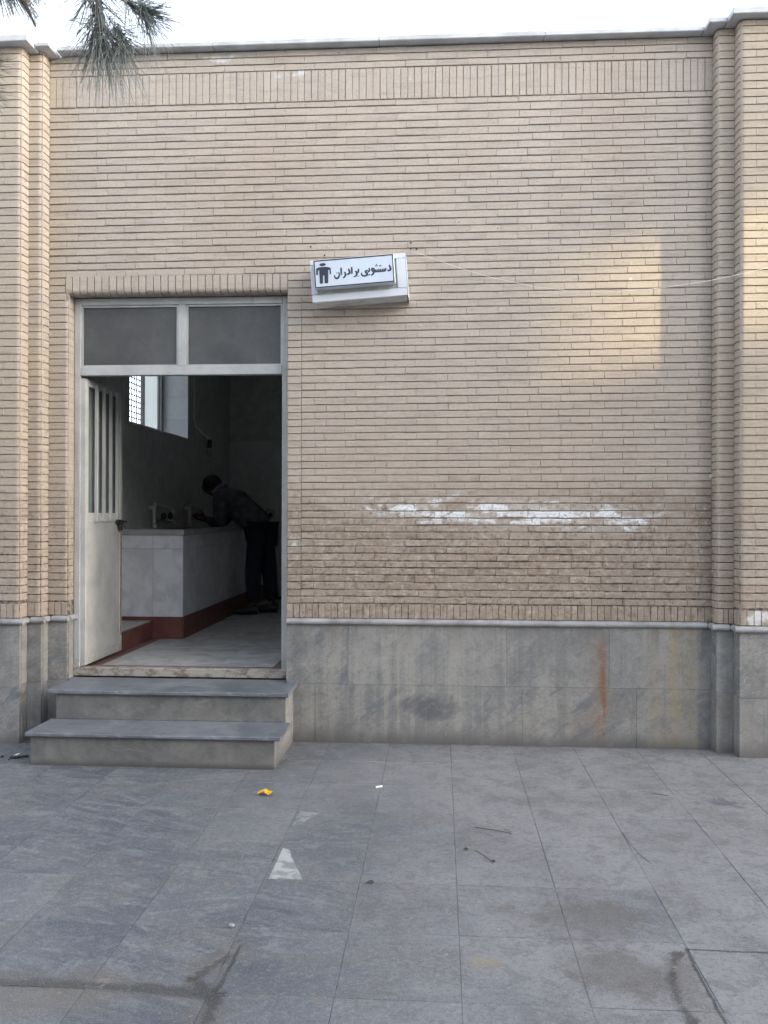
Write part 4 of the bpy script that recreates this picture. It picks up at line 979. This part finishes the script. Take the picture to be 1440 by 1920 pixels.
for x, y, a, l, lab in ((0.119, -1.876, 0.9, 0.034, 'dark dry leaf nearest the middle of the paving'), (0.235, -2.012, 0.6, 0.028, 'dark dry leaf at the end of a thin twig'), (-0.29, -2.272, 0.1, 0.035, 'small dark leaf beside the white marble shard')):
    mb = MB(); c_, s_ = math.cos(-a), math.sin(-a)
    q = [(-l / 2, 0, .004), (-l / 6, l * .22, .010), (l / 4, l * .2, .012), (l / 2, 0, .006), (l / 4, -l * .18, .008), (-l / 6, -l * .2, .006)]
    mb.add([(x + p_[0] * c_ - p_[1] * s_, y + p_[0] * s_ + p_[1] * c_, p_[2]) for p_ in q], [tuple(range(6))])
    o = mb.build('dry_leaf', LEAF, label=lab, cat='leaf', group='dry leaves on the paving'); sm = o.modifiers.new('t', 'SOLIDIFY'); sm.thickness = 0.0012
for q, lab in (([(0.165, -1.885, .004), (0.20, -1.95, .006), (0.228, -2.005, .004)], 'thin dark twig pointing at a dry leaf'), ([(0.175, -1.585, .004), (0.26, -1.62, .006), (0.345, -1.655, .004)], 'straight dark twig on the paving right of centre'), 
               ([(1.18, -0.98, .003), (1.22, -1.0, .004), (1.25, -1.02, .003)], 'short dark twig on the paving at far right')):
    MB().tube(q, 0.0017, 5).build('twig', LEAF, label=lab, cat='twig', group='twigs on the paving')
tp_ = MB(); rr = random.Random(9)
for k in range(34):
    x, y = -2.66 + rr.gauss(0, .045), -0.53 + rr.gauss(0, .025); r = rr.uniform(.004, .011); tp_.ball((x, y, r * .6), (r * 1.4, r, r * .7), 6, 4)
tp_.build('litter_heap', simple('dark_litter', (0.05, 0.042, 0.045), 0.8, 0.2, 0.6, 60), kind='stuff', label='little heap of dark litter in the corner left of the steps', cat='litter')
fo = MB(); fo.add([(-2.675, -0.56, .022), (-2.648, -0.567, .026), (-2.640, -0.545, .034), (-2.668, -0.54, .024)], [(0, 1, 2, 3)]); o = fo.build('foil_scrap', simple('silver_foil', (0.7, 0.68, 0.7), 0.3, 0.6), label='scrap of silver foil on the dark litter heap', cat='litter'); o.modifiers.new('t', 'SOLIDIFY').thickness = 0.001

# ------------------------------------------------------------------ pine tree (trunk outside the frame, twigs hang into it)
T = thing('pine_tree', 'pine tree whose drooping needled branches hang in at the upper left', 'tree', (-2.45, -3.3, 0))
BARK = simple('pine_bark', (0.075, 0.055, 0.045), 0.9, 0.2, 0.4, 12, 0.6); NEED = (lambda m: (m.col(m.mix((0.120, 0.140, 0.130), (0.220, 0.235, 0.215), m.rand)), m.m)[1])(Mat('pine_needles', 0.55, 0.3))
MB().tube([(-2.45, -3.3, -0.02), (-2.46, -3.32, 1.2), (-2.42, -3.34, 2.6), (-2.46, -3.3, 4.0), (-2.44, -3.32, 5.4), (-2.45, -3.3, 6.4)], [.17, .135, .115, .09, .06, .02], 12).build('trunk', BARK, T, smooth=True)
def branch(pts, r0, r1):
    m = len(pts); return MB().tube(pts, [r0 + (r1 - r0) * i / (m - 1) for i in range(m)], 7).build('branch', BARK, T, smooth=True)
rn = random.Random(21)
tufts = []
def needle_mesh(nn, length, spread, r=0.0010):
    mb = MB()
    for k in range(nn):
        az = rn.uniform(0, 2 * math.pi); th = abs(rn.gauss(0, spread)); s0 = rn.uniform(-0.10, 0.0)
        d = Vector((math.sin(th) * math.cos(az), math.sin(th) * math.sin(az), -math.cos(th))); l = length * rn.uniform(0.65, 1.1)
        b = Vector((0, 0, s0)) * -0.4 + Vector((rn.uniform(-.006, .006), rn.uniform(-.006, .006), rn.uniform(-0.02, 0.03)))
        bend = Vector((rn.uniform(-.1, .1), rn.uniform(-.1, .1), -0.25)) * l
        mid = b + d * l * 0.5 + bend * 0.2; end = b + d * l * 0.95 + bend * 0.5
        mb.tube([b, mid, end], [r, r * 0.9, r * 0.4], 3, cap=False)
    return mb.mesh('needle_tuft', NEED)
TU = [needle_mesh(42, 0.140, 0.6) for _ in range(3)] + [needle_mesh(38, 0.12, 0.95) for _ in range(2)]
SMALL = [needle_mesh(22, 0.055, 0.7, 0.0008) for _ in range(2)]
def put(br, p, dr=(0, 0, -1), s=1.0, kind=None):
    me = rn.choice(TU if kind is None else kind)
    o = link('needle_tuft', me, br); q = Vector((0, 0, -1)).rotation_difference(Vector(dr).normalized())
    PB = PARINV.get(T.name)
    o.matrix_parent_inverse = PB @ Matrix.Identity(4) if False else Matrix.Identity(4)
    o.location = p; o.rotation_mode = 'QUATERNION'; o.rotation_quaternion = q; o.scale = (s, s, s); return o
b1 = branch([(-2.44, -3.32, 3.35), (-2.0, -3.5, 3.42), (-1.5, -3.68, 3.36), (-1.1, -3.78, 3.18), (-0.90, -3.81, 2.98), (-0.852, -3.813, 2.82), (-0.850, -3.813, 2.715)], 0.030, 0.004)
b2 = branch([(-0.93, -3.81, 3.0), (-0.86, -3.812, 2.87), (-0.80, -3.81, 2.83), (-0.755, -3.807, 2.80), (-0.725, -3.805, 2.785)], 0.008, 0.003)
b3 = branch([(-0.885, -3.812, 2.86), (-0.852, -3.812, 2.76), (-0.81, -3.81, 2.728), (-0.785, -3.809, 2.718)], 0.007, 0.004)
for p, d, s in (((-0.855, -3.813, 2.86), (0.1, 0, -1), 1.0), ((-0.848, -3.82, 2.80), (0.25, -.1, -1), 1.0), ((-0.850, -3.813, 2.76), (0.0, 0.1, -1), 1.0), ((-0.852, -3.813, 2.725), (-0.1, 0, -1), 0.95), ((-0.88, -3.812, 2.83), (-.25, 0, -1), 0.9)):
    put(b1, p, d, s)
for p, d, s in (((-0.775, -3.808, 2.815), (0.5, 0, -1), 0.8), ((-0.745, -3.806, 2.80), (1.0, 0, -0.25), 0.75), ((-0.735, -3.806, 2.79), (0.4, 0, -1), 0.85), ((-0.73, -3.805, 2.79), (0.9, 0.1, 0.45), 0.55), ((-0.76, -3.807, 2.80), (0.7, 0, -0.8), 0.8)):
    put(b2, p, d, s)
for p, d, s in (((-0.80, -3.81, 2.725), (0.25, 0, -1), 0.85), ((-0.79, -3.81, 2.72), (0.6, 0, -0.8), 0.7), ((-0.82, -3.81, 2.735), (0.0, 0, -1), 0.9)):
    put(b3, p, d, s)
LONG = [needle_mesh(26, 0.185, 0.33, 0.0009) for _ in range(2)]
for p, d, s in (((-0.855, -3.80, 2.735), (-0.15, 0, -1), 1.0), ((-0.845, -3.82, 2.72), (0.15, 0, -1), 1.0), ((-0.87, -3.81, 2.76), (-0.3, 0, -1), 1.0), ((-0.83, -3.81, 2.71), (0.35, 0, -1), 0.9)): put(b1, p, d, s, LONG)
for p, d, s in (((-0.79, -3.81, 2.715), (0.3, 0, -1), 0.85), ((-0.81, -3.80, 2.72), (0.0, 0, -1), 0.95)): put(b3, p, d, s, LONG)
for p, d, s in (((-0.74, -3.806, 2.785), (0.3, 0, -1), 0.9), ((-0.735, -3.805, 2.785), (1, 0, -.35), 0.7)): put(b2, p, d, s, LONG)
b4 = branch([(-2.43, -3.33, 2.45), (-1.9, -3.55, 2.62), (-1.4, -3.75, 2.70), (-1.12, -3.83, 2.665)], 0.022, 0.004)
for p, d, s in (((-1.12, -3.828, 2.665), (1, 0, -0.15), 0.62), ((-1.13, -3.828, 2.66), (0.8, 0, 0.3), 0.5), ((-1.14, -3.828, 2.61), (1, 0, 0.2), 0.6), ((-1.13, -3.828, 2.60), (0.9, 0, -0.5), 0.6), ((-1.2, -3.82, 2.67), (0.5, 0.2, -1), 0.8)):
    put(b4, p, d, s)
b5 = branch([(-2.45, -3.3, 3.0), (-1.8, -3.6, 3.18), (-1.3, -3.78, 3.05), (-1.06, -3.826, 2.86), (-1.03, -3.825, 2.80), (-1.008, -3.823, 2.755)], 0.02, 0.0015)
put(b5, (-1.014, -3.823, 2.775), (0.2, 0, -1), 0.75, SMALL); put(b5, (-1.02, -3.824, 2.785), (0.5, 0, -1), 0.6, SMALL); put(b5, (-1.065, -3.826, 2.825), (-0.2, 0, -1), 0.9, SMALL); put(b5, (-1.075, -3.826, 2.815), (0.3, 0, -1), 0.8, SMALL)
DENSE = [needle_mesh(80, 0.145, 0.8, 0.0016) for _ in range(2)]
for k in range(14):                                   # the rest of the crown, above and behind the frame
    a = k * 2.4 + 0.5; z = 3.7 + 0.19 * k; L = 2.0 - 0.10 * k; sx, sy = math.cos(a), math.sin(a)
    if sx > 0.2 and sy > -0.9 and z < 4.6: z += 0.9
    br = branch([(-2.45, -3.3, z), (-2.45 + sx * L * 0.5, -3.3 + sy * L * 0.5, z + 0.12), (-2.45 + sx * L, -3.3 + sy * L, z - 0.08)], 0.028, 0.006)
    for q in range(16):
        t = 0.25 + 0.75 * q / 15; put(br, (-2.45 + sx * L * t + rn.uniform(-.1, .1), -3.3 + sy * L * t + rn.uniform(-.1, .1), z + 0.06), (sx * 0.6 + rn.uniform(-.5, .5), sy * 0.6 + rn.uniform(-.5, .5), -0.8), 2.3, DENSE)

# ------------------------------------------------------------------ unseen wall added to block the sun; its cut gap shapes the light patch
CB = thing('sun_blocker', 'unseen wall added on the right to shade the brick front, gapped for a sun patch', 'building', (25.3, -14, 0))
PX_ = simple('blocker_render', (0.42, 0.39, 0.35), 0.9, 0.2, 0.1, 1.5)
cbm = MB(); gy0, gy1, gz0, gz1 = -10.47, -9.52, 8.95, 9.92
cbm.box(25.0, 25.6, -24, -6.5, 0, gz0); cbm.box(25.0, 25.6, -24, -6.5, gz1, 14.0); cbm.box(25.0, 25.6, -24, gy0, gz0, gz1); cbm.box(25.0, 25.6, gy1, -6.5, gz0, gz1)
cbm.build('wall', PX_, CB)  # added unseen wall, blocks the sun

OB = thing('sky_blocker', 'unseen low wall added behind the viewpoint to darken the lower brick front', 'building', (0, -11.8, 0))  # added out of view to cut sky light on the lower bricks
ob = MB(); ob.box(-14, 11, -12.2, -11.6, 0, 6.2); ob.build('wall', PX_, OB)  # added unseen wall, cuts sky light on the lower bricks
MB().box(-14.2, 11.2, -12.3, -11.4, 6.201, 6.38).build('sky_blocker_coping', CONC, OB)
